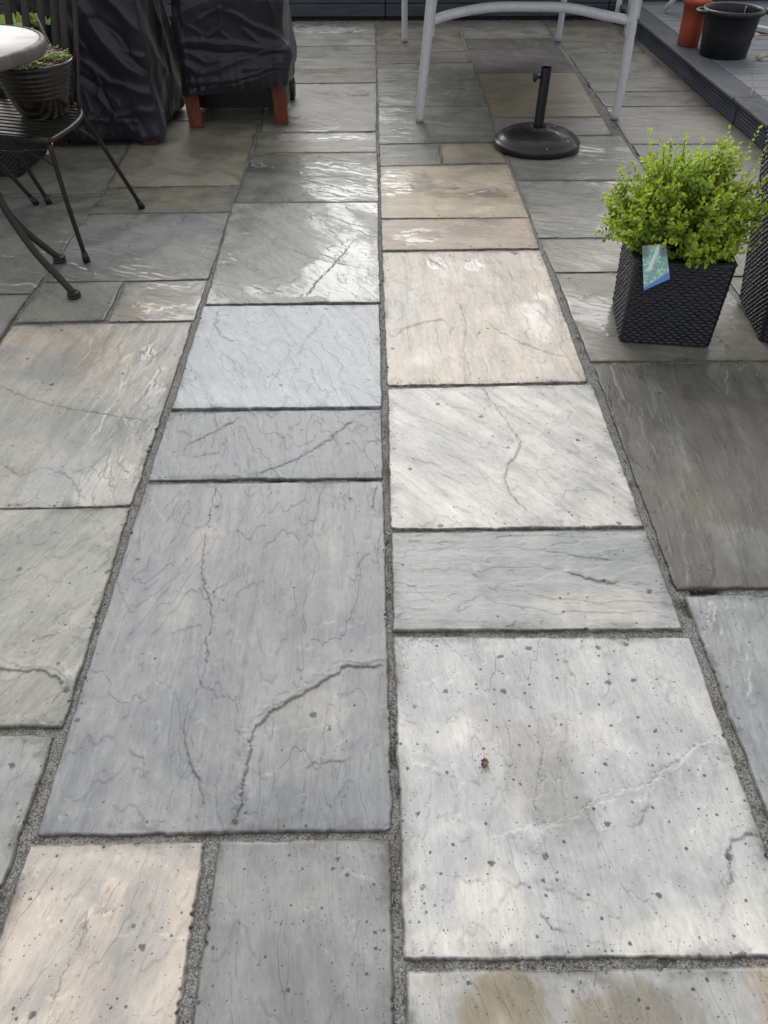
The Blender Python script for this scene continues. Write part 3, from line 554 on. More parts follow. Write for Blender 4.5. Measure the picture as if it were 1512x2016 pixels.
def leaves(name, P, D, N, L, W, age, m, parent, cup=.18):
    """P base points, D directions, N upward normals (n,3); one folded leaf each"""
    D = D / np.linalg.norm(D, axis=1, keepdims=True); S = np.cross(D, N); S /= np.linalg.norm(S, axis=1, keepdims=True) + 1e-9; Nn = np.cross(S, D)
    L = L[:, None]; W = W[:, None]
    pts = [P, P + D * L * .33 + S * W * .45 + Nn * L * cup * .5, P + D * L * .72 + S * W * .42 + Nn * L * cup * .45, P + D * L - Nn * L * .04, P + D * L * .72 - S * W * .42 + Nn * L * cup * .45, P + D * L * .33 - S * W * .45 + Nn * L * cup * .5, P + D * L * .5 + Nn * L * .03]
    V = np.stack(pts, 1).reshape(-1, 3); n = len(P); b = np.arange(n)[:, None] * 7
    q = np.concatenate([b + np.array([[0, 1, 2, 6]]), b + np.array([[6, 2, 3, 3]])[:, :4], b + np.array([[0, 6, 4, 5]])], 0)
    q = np.concatenate([b + np.array([[0, 1, 6]]), b + np.array([[1, 2, 6]]), b + np.array([[2, 3, 6]]), b + np.array([[3, 4, 6]]), b + np.array([[4, 5, 6]]), b + np.array([[5, 0, 6]])], 0)
    return raw_mesh(name, V, q, m, parent, {'age': ('FLOAT', np.repeat(age, 7))}, True)
# ------------------------------------------------------------------ timber raised bed across the far end
wall = thing('raised_bed_wall', (0, 7.12, 0), 'slate painted timber sleeper wall across the far edge of the patio', 'wall')
xs = [-3.2, -1.35, .105, 1.86, 3.1, 4.6]
for a, b in zip(xs[:-1], xs[1:]):
    m = MB(); m.box(((a + b) / 2, 7.15 + .003 * rnd.random(), .066), (b - a - .006, .10, .082), bev=.006); m.build('board', M_SLEEPER, wall)
for a, b in zip(xs[:-1], xs[1:]):
    m = MB(); m.box(((a + b) / 2 + .0, 7.163, .230), (b - a - .005, .10, .24), bev=.006); m.build('board', M_SLEEPER, wall)
m = MB(); m.box((.7, 7.9, .12), (7.8, 1.4, .22)); tag(m.build('bed_soil', M_SOIL), kind='structure', label='dark soil behind the timber sleeper wall')
m = MB(); m.box((.7, 7.14, .004), (7.8, .05, .030)); m.build('dark_gap_strip', M_RUBBER, wall)  # black strip stands in for the shade in the gap under the boards
# fence out of view, added so the wet far stone mirrors something dark
def fence(a, b, h, label):
    a, b = Vector(a), Vector(b); d = (b - a); L = d.length; f = thing('added_fence', a, label, 'fence')
    ang = math.atan2(d.y, d.x); Mr = Matrix.Rotation(ang, 4, 'Z'); pn_ = MB(); n = int(L / .15)
    for i in range(n):
        pn_.box(a + d * ((i + .5) / n) + Vector((0, 0, h / 2)), (.143, .018, h), Mr)
    pn_.build('added_fence_boards', M_ADDED_FENCE, f)
    for i in range(int(L / 1.8) + 1):
        p = MB(); p.box(a + d.normalized() * (i * 1.8) + Mr @ Vector((0, .07, 0)) + Vector((0, 0, h / 2)), (.09, .09, h + .05), Mr); p.build('added_fence_post', M_ADDED_FENCE, f)
fence((-3.4, 8.6, 0), (5.2, 8.6, 0), 1.9, 'unseen dark boarded fence, added behind the raised bed to darken the reflections')
# debris along the wall foot
n = 420; rs = np.random.RandomState(5)
P = np.stack([rs.uniform(-.6, 3.0, n) ** 1.0, 7.085 - np.abs(rs.normal(0, .018, n)), np.full(n, .006)], 1); P[:, 2] += np.where(P[:, 0] > 1.93, .128, 0)
ang = rs.rand(n) * 6.28
tag(leaves('leaf_litter', P, np.stack([np.cos(ang), np.sin(ang), rs.normal(0, .25, n)], 1), np.tile([0, 0, 1.], (n, 1)), rs.uniform(.008, .028, n), rs.uniform(.005, .014, n), rs.rand(n), simple('dead_leaf', (.10, .065, .035), .8, var=.6, vscale=40), None), 'dry brown leaf litter along the foot of the sleeper wall', kind='stuff')
n = len(CRUMBS); rs = np.random.RandomState(15); an = rs.rand(n) * 6.28
tag(leaves('joint_debris', CRUMBS, np.stack([np.cos(an), np.sin(an), rs.normal(0, .5, n)], 1), rs.normal(0, .4, (n, 3)) + [0, 0, 1.], rs.uniform(.002, .0085, n), rs.uniform(.0018, .0045, n), rs.rand(n), simple('moss_crumb', (.045, .042, .020), .9, var=.6, vscale=90, col2=(.12, .09, .05)), None), 'dark moss and crumbs lodged in the joints between the slabs', kind='stuff')
# ------------------------------------------------------------------ covers
FOLD_M = [
(10,10,(-0.991,0.399,-0.853,0.406,-0.686,0.405,-0.552,0.388,-0.454,0.375)),
(9,9,(-0.972,0.336,-0.851,0.274,-0.698,0.321,-0.555,0.362,-0.430,0.388)),
(11,10,(-0.966,0.239,-0.802,0.239,-0.645,0.252,-0.516,0.293,-0.429,0.307)),
(8,8,(-0.953,0.183,-0.807,0.211,-0.647,0.231,-0.447,0.286)),
(6,6,(-0.733,0.556,-0.733,0.506,-0.735,0.461,-0.699,0.425)),
(6,7,(-0.739,0.461,-0.798,0.422)),
(6,8,(-0.837,0.506,-0.780,0.538,-0.733,0.556)),
(9,10,(-0.691,0.538,-0.614,0.499,-0.486,0.441)),
(9,9,(-0.487,0.581,-0.471,0.512,-0.471,0.441,-0.430,0.388)),
(7,7,(-0.916,0.301,-0.884,0.267,-0.848,0.294)),
(7,10,(-0.963,0.506,-0.904,0.544,-0.802,0.581)),
(7,8,(-0.935,0.369,-0.828,0.322,-0.749,0.342)),
(6,6,(-0.656,0.287,-0.561,0.300,-0.459,0.321)),
(8,8,(-0.973,0.569,-0.946,0.519,-0.965,0.455)),
(-9,12,(-0.972,0.376,-0.783,0.369,-0.555,0.355,-0.463,0.361)),
(-8,10,(-0.924,0.211,-0.766,0.217,-0.566,0.259,-0.446,0.293)),
(7,8,(-0.620,0.454,-0.564,0.415,-0.490,0.395)),
(6,7,(-0.880,0.468,-0.826,0.435,-0.830,0.409)),
]
FOLD_L = [
(22,24,(-1.311,0.608,-1.269,0.498,-1.169,0.371,-1.067,0.291)),
(12,12,(-1.247,0.529,-1.183,0.435,-1.090,0.396)),
(14,14,(-1.345,0.371,-1.261,0.292,-1.155,0.264,-1.059,0.223)),
(10,10,(-1.314,0.318,-1.323,0.224,-1.267,0.140)),
(7,7,(-1.336,0.140,-1.249,0.217,-1.240,0.189)),
(18,20,(-1.060,0.601,-1.061,0.529,-1.012,0.415,-1.018,0.236)),
(9,9,(-1.012,0.415,-1.006,0.223)),
(10,10,(-1.267,0.140,-1.137,0.174,-1.064,0.160)),
(8,7,(-1.226,0.118,-1.197,0.075)),
(8,7,(-1.096,0.153,-1.085,0.053)),
(8,8,(-1.420,0.140,-1.303,0.118,-1.178,0.125)),
(-16,18,(-1.270,0.547,-1.174,0.473,-1.102,0.338,-1.043,0.264)),
(-12,14,(-1.388,0.319,-1.313,0.265,-1.276,0.168)),
(14,16,(-1.182,0.619,-1.148,0.583,-1.094,0.510,-1.071,0.416)),
(10,12,(-1.395,0.560,-1.379,0.461,-1.392,0.358)),
(9,10,(-1.406,0.620,-1.376,0.523,-1.342,0.436)),
(8,8,(-1.380,0.238,-1.367,0.168,-1.412,0.112)),
]
def cover(name, x0, x1, y0, y1, z0, z1, folds, label, seed, hemtilt=(0, 0), flare=.02, sw=0, sw_l=()):
    rc = .055; per = []; st = .006
    segs = [((x0 + rc, y0), (x1 - rc, y0)), ((x1, y0 + rc), (x1, y1 - rc)), ((x1 - rc, y1), (x0 + rc, y1)), ((x0, y1 - rc), (x0, y0 + rc))]
    cs = [(x1 - rc, y0 + rc, -90), (x1 - rc, y1 - rc, 0), (x0 + rc, y1 - rc, 90), (x0 + rc, y0 + rc, 180)]; nr = [(0, -1), (1, 0), (0, 1), (-1, 0)]
    for k in range(4):
        (ax, ay), (bx, by) = segs[k]; L = math.hypot(bx - ax, by - ay); n_ = int(L / st)
        for i in range(n_): per.append((ax + (bx - ax) * i / n_, ay + (by - ay) * i / n_, *nr[k]))
        for i in range(14):
            a = R(cs[k][2] + 90 * i / 14); per.append((cs[k][0] + rc * math.cos(a), cs[k][1] + rc * math.sin(a), math.cos(a), math.sin(a)))
    per = np.array(per); nu = len(per); zs = np.arange(0, 1.0001, st / (z1 - z0)); T, PX = np.meshgrid(zs, per[:, 0], indexing='ij'); PY = np.tile(per[:, 1], (len(zs), 1)); NX = np.tile(per[:, 2], (len(zs), 1)); NY = np.tile(per[:, 3], (len(zs), 1))
    s = np.tile(np.arange(nu) * st, (len(zs), 1)); fx = (PX - x0) / (x1 - x0)
    zb = z0 + hemtilt[0] * (1 - fx) + hemtilt[1] * fx; Z = zb + (z1 - zb) * T
    d = .012 * fbm(s * 2.3 + Z * 1.8, Z * 2.2 - s * .8, 3, seed)
    wx = .030 * fbm(PX * 6 + PY * 6, Z * 6, 2, seed + 2); wz = .030 * fbm(PX * 6 + PY * 6 + 5, Z * 6, 2, seed + 3)
    for k, (th_, fa, fl_, sc_) in enumerate(sw_l):     # cloth folds: long, sharp crested, flat sided, dying out
        a_ = R(th_); uu = s * math.cos(a_) + Z * math.sin(a_) + wx * .6; vv = -s * math.sin(a_) + Z * math.cos(a_) + wz * .6
        msk = sstep(-.15, .35, pn(uu * 3.1, vv * 3.7, seed + 30 + k))
        d += sc_ * (1 - 2.2 * np.abs(pn(uu * fl_, vv * fa, seed + 5 + k))) * (msk if k else 1)
    FX = PX + wx * .35; FZ = Z + wz * .35; front = sstep(.2, .8, -NY)
    for (amp, wd, pts) in folds:
        dd, sg = poly_dist(FX, FZ, list(zip(pts[0::2], pts[1::2]))); w_ = wd / 1000 * .9
        side = np.where(sg > 0, .75, 1.9); d += front * amp / 1000 * 1.15 * np.exp(-(dd / (w_ * side)) ** 1.4)
    ple = np.exp(-(Z - zb) / .05); d += ple * .009 * np.sin(s * 130 + 3 * fbm(s * 7, Z * 3, 2, 4)) * (.5 + fbm(s * 6, s * 0, 2, 9)) - .020 * np.exp(-(Z - zb) / .02)
    d += flare * np.exp(-(Z - zb) / .12) * (1 + fbm(s * 3, s * 0, 2, 1)); Z = Z + .012 * fbm(s * 5, s * 0, 3, seed) * np.exp(-T * 5)
    if sw: d += sw * np.exp(-((PX - x1) / .07) ** 2 - ((Z - z0 - .14) / .055) ** 2 - ((PY - y0) / .12) ** 2)
    X = PX + NX * d; Y = PY + NY * d
    P = np.stack([X, Y, Z], -1); cx, cy = (x0 + x1) / 2, (y0 + y1) / 2; rings = [P]
    for t_ in (.985, .95, .8, .5, .2, .001):
        Q = P[-1:].copy(); Q[..., 0] = cx + (Q[..., 0] - cx) * t_; Q[..., 1] = cy + (Q[..., 1] - cy) * t_; Q[..., 2] += .02 * (1 - t_) + .006; rings.append(Q)
    return tag(grid_mesh(name, np.concatenate(rings), M_PVC, None, True), label, 'cover', 'black protective covers')
cover('furniture_cover', -.975, -.432, 4.355, 4.87, .215, .95, FOLD_M, 'crumpled black cover with gathered hem, over the barbecue on red wooden legs', 3, (-.055, .0), .018, .030, ((5, 4, 1.6, .010), (-35, 6, 2.4, .005), (50, 7, 3, .004)))
cover('furniture_cover', -1.66, -1.075, 4.13, 4.80, .028, .98, FOLD_L, 'black cover hanging almost to the ground, behind the metal chair with the pot', 12, (0, 0), .022, 0, ((-58, 4.0, 1.2, .016), (-15, 6, 2.0, .006), (70, 6, 2.5, .004)))
bq = thing('barbecue', (-.70, 4.62, 0), 'barbecue cart on splayed reddish wooden legs, hidden under its black cover', 'barbecue')
def plank(m, p0, p1, wdt, th, nrm=(0, -1, 0)):
    p0, p1 = Vector(p0), Vector(p1); d = (p1 - p0); z = d.normalized(); y = Vector(nrm); y = (y - z * y.dot(z)).normalized(); x = y.cross(z)
    Mx = Matrix((x, y, z)).transposed().to_4x4(); m.box((p0 + p1) / 2, (wdt, th, d.length), Mx, bev=.003)
for (p0, p1) in (((-.938, 4.405, .001), (-.955, 4.44, .32)), ((-.490, 4.475, .001), (-.505, 4.455, .42)), ((-.93, 4.84, .001), (-.95, 4.80, .42)), ((-.56, 4.84, .001), (-.56, 4.80, .42))):
    m = MB(); plank(m, p0, p1, .072, .030); m.build('leg', M_WOODRED, bq)
m = MB(); m.box((-.73, 4.62, .46), (.44, .36, .50), bev=.01); m.box((-.735, 4.50, .205), (.36, .02, .12)); m.box((-.72, 4.72, .17), (.50, .22, .26)); m.box((-.98, 4.72, .17), (.02, .2, .26)); m.build('cabinet_and_shade_boxes', M_CABINET, bq)  # low rear boxes are added black to deepen the shade under the cover
for yy in (4.93,):
    m = MB(); m.lathe((-.470, yy, .062), [(.02, -.02), (.05, -.02), (.062, -.012), (.062, .012), (.05, .02), (.02, .02)], 24, Matrix.Rotation(R(90), 4, 'Y')); m.build('wheel', M_RUBBER, bq)
    m = MB(); m.tube([(-.46, yy, .062), (-.70, yy, .062)], .008); m.tube([(-.72, yy, .062), (-.72, yy - .15, .30)], .012); m.build('axle', M_CABINET, bq)
stn = thing('wooden_stand', (-1.36, 4.45, 0), 'wooden stand with low block feet peeping from under the long black cover', 'stand')
for x, y in ((-1.575, 4.15), (-1.125, 4.15), (-1.575, 4.70), (-1.125, 4.70)):
    m = MB(); m.box((x, y, .018), (.075, .06, .036), bev=.003); m.build('foot', M_WOODDK, stn)
m = MB(); m.box((-1.36, 4.46, .45), (.46, .50, .80), bev=.01); m.build('body', M_CABINET, stn)
for bit, (x, y, z, a, L) in enumerate(((.041, .884, .001, 100, .030), (-.02, 1.72, .003, 160, .045), (-.48, .93, .003, 40, .02), (.63, 1.36, .001, 80, .03), (.33, 2.86, .004, 10, .022), (-.35, 1.515, .001, 170, .04))):
    a = R(a); p = Vector((x, y, z + .002)); m = MB(); m.tube([p, p + Vector((math.cos(a) * L * .5, math.sin(a) * L * .5, .003)), p + Vector((math.cos(a + .5) * L, math.sin(a + .5) * L, .0005))], [.0009, .0008, .0004], 6, smoothpath=4)
    tag(m.build('twig', M_STRAW), ('dry straw twig caught in the central joint beside the big pale slab', 'dry twig by the right edge of the pale blue grey slab', 'tiny dry twig on the big grey slab near its lower left', 'tiny twig in the right joint beside the streaked pale slab', 'short twig on the far edge of the buff slab', 'short straw twig at the near edge of the narrow blue grey slab')[bit], 'twig', 'twigs fallen on the paving')
# ------------------------------------------------------------------ silver garden table
tb = thing('garden_table', (.78, 5.44, 0), 'silver tube framed garden table standing over the umbrella base at the far end', 'table')
def leg(p, r): 
    m = MB(); m.tube(p, r, 16, smoothpath=6); return m
leg([(.249, 4.49, .004), (.262, 4.49, .20), (.282, 4.49, .42), (.297, 4.49, .57), (.33, 4.50, .70)], [.0215, .024, .026, .028, .028]).build('leg', M_SILVER, tb)
leg([(1.318, 4.521, .004), (1.322, 4.52, .20), (1.314, 4.52, .42), (1.300, 4.52, .57), (1.27, 4.52, .70)], [.0215, .024, .026, .028, .028]).build('leg', M_SILVER, tb)
leg([(.233, 6.359, .004), (.228, 6.359, .25), (.24, 6.35, .5), (.30, 6.34, .70)], [.021] * 4).build('leg', M_SILVER, tb)
leg([(1.337, 6.36, .004), (1.342, 6.36, .25), (1.33, 6.35, .5), (1.28, 6.34, .70)], [.021] * 4).build('leg', M_SILVER, tb)
for yy, za, zc in ((4.505, .468, .525), (6.35, .50, .56)):
    m = MB(); m.tube([(.292, yy, za - .005), (.40, yy, za + .027), (.58, yy, zc - .003), (.78, yy, zc), (.98, yy, zc - .006), (1.16, yy, za + .020), (1.295, yy, za - .003)], .0225, 16, smoothpath=5)
    m.box((.308, yy, za), (.008, .05, .13), bev=.003); m.box((1.285, yy, za), (.008, .05, .13), bev=.003); m.build('rail', M_SILVER, tb)
m = MB()
for xx in (.27, 1.31): m.box((xx, 5.43, .705), (.05, 2.1, .03), bev=.008)
for yy in (4.37, 6.49): m.box((.79, yy, .705), (1.09, .05, .03), bev=.008)
m.build('frame', M_SILVER, tb)
m = MB()
for i in range(15): m.box((.79, 4.47 + i * .137, .712), (.98, .125, .018), bev=.004)
m.build('tabletop', M_WOODTOP, tb)
fc = thing('folding_chair', (1.89, 6.6, 0), 'silver folding chair with black foot caps, folded up beside the garden table', 'chair')
for yy in (6.433, 6.95):
    m = MB(); m.box((1.893, yy, .40), (.040, .022, .76), bev=.005); o = m.build('leg', M_SILVER, fc)
    m = MB(); m.box((1.893, yy, .011), (.046, .028, .020), bev=.004); m.build('foot_cap', M_RUBBER, o)
m = MB(); m.box((1.893, 6.69, .74), (.036, .50, .022), bev=.004); m.box((1.893, 6.69, .60), (.02, .50, .14), bev=.004); m.build('frame', M_SILVER, fc)
# ------------------------------------------------------------------ umbrella base
ub = thing('umbrella_base', (.818, 4.085, 0), 'round glossy black umbrella base with an upright tube under the silver table', 'umbrella base')
c0 = (.818, 4.085, 0)
m = MB(); m.lathe(c0, [(.208, .002), (.215, .006), (.216, .028), (.213, .033), (.205, .036), (.200, .042), (.190, .052), (.165, .066), (.130, .077), (.09, .084), (.05, .087), (.045, .094), (.036, .095), (.034, .088)], 72); m.build('base', M_GLOSSBLACK, ub)
m = MB(); m.tube([(c0[0], c0[1], .080), (c0[0] + .004, c0[1], .352)], .0245, 24, caps=False); m.tube([(c0[0], c0[1], .080), (c0[0] + .004, c0[1], .352)], .0220, 24, caps=False); m.lathe((c0[0] + .004, c0[1], .352), [(.0220, 0), (.0232, .0015), (.0245, 0)], 24); m.build('tube', M_GLOSSBLACK, ub)
m = MB(); m.tube([(.797, 4.082, .312), (.783, 4.080, .312)], .006, 10); m.lathe((.772, 4.078, .312), [(.0, -.010), (.016, -.009), (.021, -.004), (.021, .003), (.013, .009), (0, .010)], 20, Matrix.Rotation(R(90), 4, 'Y')); m.build('knob', M_GLOSSBLACK, ub)
m = MB()
for a_, r_, s_ in ((25, .055, .012), (10, .085, .010), (38, .10, .006)):
    x, y = c0[0] + r_ * math.cos(R(a_)), c0[1] + r_ * math.sin(R(a_)); z_ = .0875 if r_ < .09 else .0835
    m.lathe((x, y, z_ - .001), [(s_ * 1.3, 0), (s_ * 1.1, .0022), (s_ * .4, .003), (0, .003)], 12, wob=lambda t, z: .25 * math.sin(3 * t + r_ * 90))
m.build('rust_patch', simple('rust_flake', (.34, .24, .12), .8, var=.5, vscale=80), ub)
# ------------------------------------------------------------------ deck step
dk = thing('deck_step', (2.7, 5.0, 0), 'low grooved slate composite deck step along the right side', 'deck step')
def extr(prof, y0, y1):      # closed (x,z) profile run along y
    n = len(prof); m = MB(); vs = [(x, y, z) for y in (y0, y1) for x, z in prof]
    m.add(vs, [(i, (i + 1) % n, n + (i + 1) % n, n + i)[::-1] for i in range(n)], False); m.add(vs, [tuple(range(n)), tuple(range(2 * n - 1, n - 1, -1))], False); return m
fp = [(1.955, .104), (1.955, .002)]; zz = .002; fp.append((1.936, .002))
for k in range(6):
    a = .004 + k * .0168; fp += [(1.934, a), (1.934, a + .0118), (1.9385, a + .0130), (1.9385, a + .0158)]
fp.append((1.936, .104))
npf = [(2.045, .128), (2.045, .106), (1.906, .106), (1.900, .110), (1.899, .122), (1.903, .128)]; x = 1.908
npf = [(2.045, .106), (1.906, .106), (1.900, .110), (1.899, .122), (1.904, .1285)]
for k in range(17): x = 1.909 + k * .0079; npf += [(x, .1285), (x + .0012, .1266), (x + .0030, .1266), (x + .0042, .1285)]
npf.append((2.045, .1285))
for a, b, dx in ((4.440, 7.06, 0), (2.6, 4.434, .006)):
    extr([(x + dx, z) for x, z in fp], a, b).build('fascia_board', M_COMP, dk); extr([(x + dx, z) for x, z in npf], a, b).build('nosing_board', M_COMP, dk)
m = MB(); m.box((2.6, 4.85, .05), (1.25, 4.4, .10)); m.build('joists', M_RUBBER, dk)
m = MB()
for i in range(31): m.box((2.70, 2.68 + i * .1440, .1165), (1.29, .1405, .022), bev=.003)
m.build('deck_boards', M_DECKIN, dk)
# pots on the deck
tp = thing('plant_pot', (2.015, 5.615, .128), 'tall orange plastic pot on the deck, behind the black tub', 'pot')
c = (2.018, 5.622, .1285); m = MB(); m.lathe(c, [(.055, .004), (.062, .001), (.066, .004), (.070, .12), (.074, .222), (.084, .224), (.085, .255), (.080, .257), (.076, .250), (.074, .20)], 36); m.build('pot', M_TERRA, tp)
m = MB(); m.lathe(c, [(.073, .205), (.05, .214), (0, .218)], 24); m.build('soil', M_SOIL, tp)
tu = thing('plant_pot', (2.155, 5.355, .128), 'big black plastic tub with thick rolled rim and a white sticker, on the deck', 'pot')
c = (2.152, 5.355, .1285); m = MB(); m.lathe(c, [(.125, .006), (.134, .001), (.139, .006), (.150, .12), (.158, .215), (.170, .218), (.180, .226), (.181, .240), (.172, .248), (.162, .246), (.156, .235), (.152, .20), (.148, .15)], 56); m.build('tub', M_TUB, tu)
for s_ in (-1, 1):
    m = MB(); m.tube([(c[0] + s_ * .165, c[1] - .06, .362), (c[0] + s_ * .205, c[1] - .03, .358), (c[0] + s_ * .208, c[1] + .03, .358), (c[0] + s_ * .165, c[1] + .06, .362)], .012, 10, smoothpath=5); m.build('handle', M_TUB, tu)
m = MB(); m.lathe(c, [(.150, .185), (.10, .196), (0, .200)], 32, wob=lambda t, z: .03 * math.sin(5 * t)); m.build('soil', M_SOIL, tu)
m = MB(); m.tube([(c[0] - .06, c[1] - .02, .333), (c[0] + .0, c[1] - .05, .352), (c[0] + .09, c[1] - .03, .338), (c[0] + .12, c[1] + .04, .33)], .004, 8, smoothpath=6); m.tube([(c[0] + .03, c[1] - .09, .332), (c[0] + .06, c[1] - .02, .385), (c[0] + .10, c[1] + .05, .34)], .005, 8, smoothpath=6); m.build('dry_stalk', M_TUB, tu)
m = MB(); m.box((c[0] + .128, c[1] - .098, .232), (.040, .0015, .048), Matrix.Rotation(R(38), 4, 'Z') @ Matrix.Rotation(R(32), 4, 'Y')); st = m.build('sticker', M_WHITE, tu)
m = MB()
for k in range(3): m.box((c[0] + .127 - .002 * k, c[1] - .0998, .242 - k * .011), (.022 - .005 * k, .0012, .0035), Matrix.Rotation(R(38), 4, 'Z') @ Matrix.Rotation(R(32), 4, 'Y'))
m.build('print', M_RUBBER, st)
wf = thing('folded_lounger', (2.3, 6.3, .128), 'white plastic folding frame lying on the deck behind the pots', 'lounger')
m = MB(); m.tube([(2.148, 6.63, .146), (2.185, 6.62, .195), (2.235, 6.61, .262)], .017, 12); m.build('leg', M_WHITE, wf)
m = MB(); m.box((2.31, 6.50, .228), (.22, .05, .028), Matrix.Rotation(R(-35), 4, 'Z') @ Matrix.Rotation(R(27), 4, 'Y'), bev=.004); m.box((2.235, 6.66, .30), (.05, .22, .03), bev=.004); m.build('frame', M_WHITE, wf)
m = MB(); m.box((2.62, 5.98, .148), (.34, .055, .030), Matrix.Rotation(R(-52), 4, 'Z'), bev=.004); m.build('rail', M_WHITE, wf)
for nm, (bx, by), e, lb in (('a', (2.515, 5.80), (2.85, 5.70, .16), 'cream dried bulb on the deck, farther of the two right of the tub'), ('b', (2.335, 5.235), (2.62, 5.16, .15), 'cream dried bulb on the deck, nearer of the two right of the tub')):
    b = thing('dried_bulb', (bx, by, .1285), lb, 'bulb', 'dried bulbs on the deck')
    m = MB(); m.lathe((bx, by, .145), [(0, -.028), (.007, -.024), (.015, -.008), (.016, .004), (.010, .018), (.004, .028), (0, .030)], 18, Matrix.Rotation(R(80), 4, 'Y') ); m.build('bulb', M_BULB, b)
    m = MB(); m.tube([(bx + .02, by, .145), (bx + .12, by - .02, .152), e], .004, 8, smoothpath=5); m.tube([(bx - .03, by, .145), (bx - .05, by - .03, .140), (bx - .055, by - .06, .131)], .0010, 6, smoothpath=4); m.build('stalk', M_STRAW, b)
m = MB(); m.tube([(2.19, 4.95, .131), (2.10, 4.70, .135), (2.02, 4.50, .137), (1.99, 4.44, .131)], .0018, 6, smoothpath=6); tag(m.build('dry_stalk', M_STRAW), 'thin dry stalk lying across the deck nosing near the tall wicker planter', 'stalk')
# ------------------------------------------------------------------ woven planters
def planter(name, base, top, z1, label, group, rows, thing_loc, liner=.012, strands=11):
    """base/top: four corners (front-left, front-right, back-right, back-left)"""
    t = thing(name, thing_loc, label, 'planter', group); B = [np.array(p) for p in base]; T = [np.array(p) for p in top]; Ps = []; Qs = []; off = 0
    for k in range(4):
        a0, b0, a1, b1 = B[k], B[(k + 1) % 4], T[k], T[(k + 1) % 4]; nu, nv = strands * 8 + 1, rows * 6 + 1
        U, V = np.meshgrid(np.linspace(0, 1, nu), np.linspace(0, 1, nv)); X = (a0[0] * (1 - U) + b0[0] * U) * (1 - V) + (a1[0] * (1 - U) + b1[0] * U) * V; Y = (a0[1] * (1 - U) + b0[1] * U) * (1 - V) + (a1[1] * (1 - U) + b1[1] * U) * V
        row = np.minimum(np.floor(V * rows), rows - 1); rv = V * rows - row; ph = U * strands + .5 * (row % 2) ; over = .5 + .5 * np.cos(2 * np.pi * ph)
        strip = 1 - np.abs(2 * rv - 1) ** 3; over = np.clip(over * 1.5 - .22, 0, 1); h = .0058 * over ** .6 * strip + .0006 * strip - .002; cell = np.floor(ph + .5) * 7.13 + row * 3.71; h = h * (.78 + .3 * np.sin(cell * 12.9)) ; rim = sstep(.965, .985, V); h = h * (1 - rim) + rim * .006 * np.sin(np.pi * np.clip((V - .965) / .035, 0, 1)) ** .5
        cr = np.minimum(U, 1 - U) * np.linalg.norm(b0 - a0); rd = .006 * (1 - sstep(0, .012, cr)); h = h * sstep(0, .012, cr) - rd
        d = (b0 - a0) / np.linalg.norm(b0 - a0); nx, ny = d[1], -d[0]; Z = .003 + (z1 - .003) * V + .0012 * np.sin(2 * np.pi * ph) * 0
        wob = .002 * fbm(U * 5 + k, V * 5, 2, 6 + k) * sstep(0, .05, cr)
        P = np.stack([X + nx * (h + wob), Y + ny * (h + wob), Z], -1)
        # roll over the rim and go inside
        n_in = P[-1:].copy(); cx = sum(p[0] for p in T) / 4; cy = sum(p[1] for p in T) / 4; ins = [P]
        for f, dz in ((.94, .003), (.88, .001), (.86, -.012), (.84, -.05)):
            Q = P[-1:].copy(); Q[..., 0] = cx + (Q[..., 0] - cx) * f; Q[..., 1] = cy + (Q[..., 1] - cy) * f; Q[..., 2] = z1 + dz; ins.append(Q)
        P = np.concatenate(ins); idx = np.arange(P.shape[0] * nu).reshape(P.shape[0], nu) + off
        Ps.append(P.reshape(-1, 3)); Qs.append(np.stack([idx[:-1, :-1], idx[:-1, 1:], idx[1:, 1:], idx[1:, :-1]], -1).reshape(-1, 4)); off += P.shape[0] * nu
    raw_mesh('basket', np.concatenate(Ps), np.concatenate(Qs), M_RATTAN, t)
    cx = sum(p[0] for p in T) / 4; cy = sum(p[1] for p in T) / 4; m = MB(); s = [(cx + (p[0] - cx) * .87, cy + (p[1] - cy) * .87) for p in T]; n = 16; vs = []; fs = []
    for j in range(n + 1):
        for i in range(n + 1):
            u, v = i / n, j / n; xx = (s[0][0] * (1 - u) + s[1][0] * u) * (1 - v) + (s[3][0] * (1 - u) + s[2][0] * u) * v; yy = (s[0][1] * (1 - u) + s[1][1] * u) * (1 - v) + (s[3][1] * (1 - u) + s[2][1] * u) * v
            vs.append((xx, yy, z1 - .030 + .012 * math.sin(3.1 * u) * math.sin(3.1 * v) + .006 * rnd.random()))
    for j in range(n):
        for i in range(n): fs.append((j * (n + 1) + i, j * (n + 1) + i + 1, (j + 1) * (n + 1) + i + 1, (j + 1) * (n + 1) + i))
    m.add(vs, fs); m.build('soil', M_SOIL, t); return t
def square(cx, cy, s, rot):
    a = R(rot); return [(cx + (x * math.cos(a) - y * math.sin(a)) * s / 2, cy + (x * math.sin(a) + y * math.cos(a)) * s / 2) for x, y in ((-1, -1), (1, -1), (1, 1), (-1, 1))]
pl = planter('wicker_planter', square(.944, 2.293, .278, -8.3), square(.938, 2.290, .292, -8.3), .28, 'square black wicker planter holding the lime green box shrub', 'black wicker planters', 28, (.944, 2.293, 0))
planter('wicker_planter', square(1.405, 2.30, .30, -7), square(1.405, 2.34, .415, -7), .58, 'tall flared black wicker planter cut off by the right edge of the photo', 'black wicker planters', 66, (1.40, 2.30, 0), strands=15)
lp = planter('wicker_planter', square(-1.79, 3.86, .34, -3.5), square(-1.72, 3.86, .50, -3.5), .56, 'tall black planter behind the metal chair with bright lettuce leaves on top', 'black wicker planters', 50, (-1.79, 3.86, 0), strands=16)
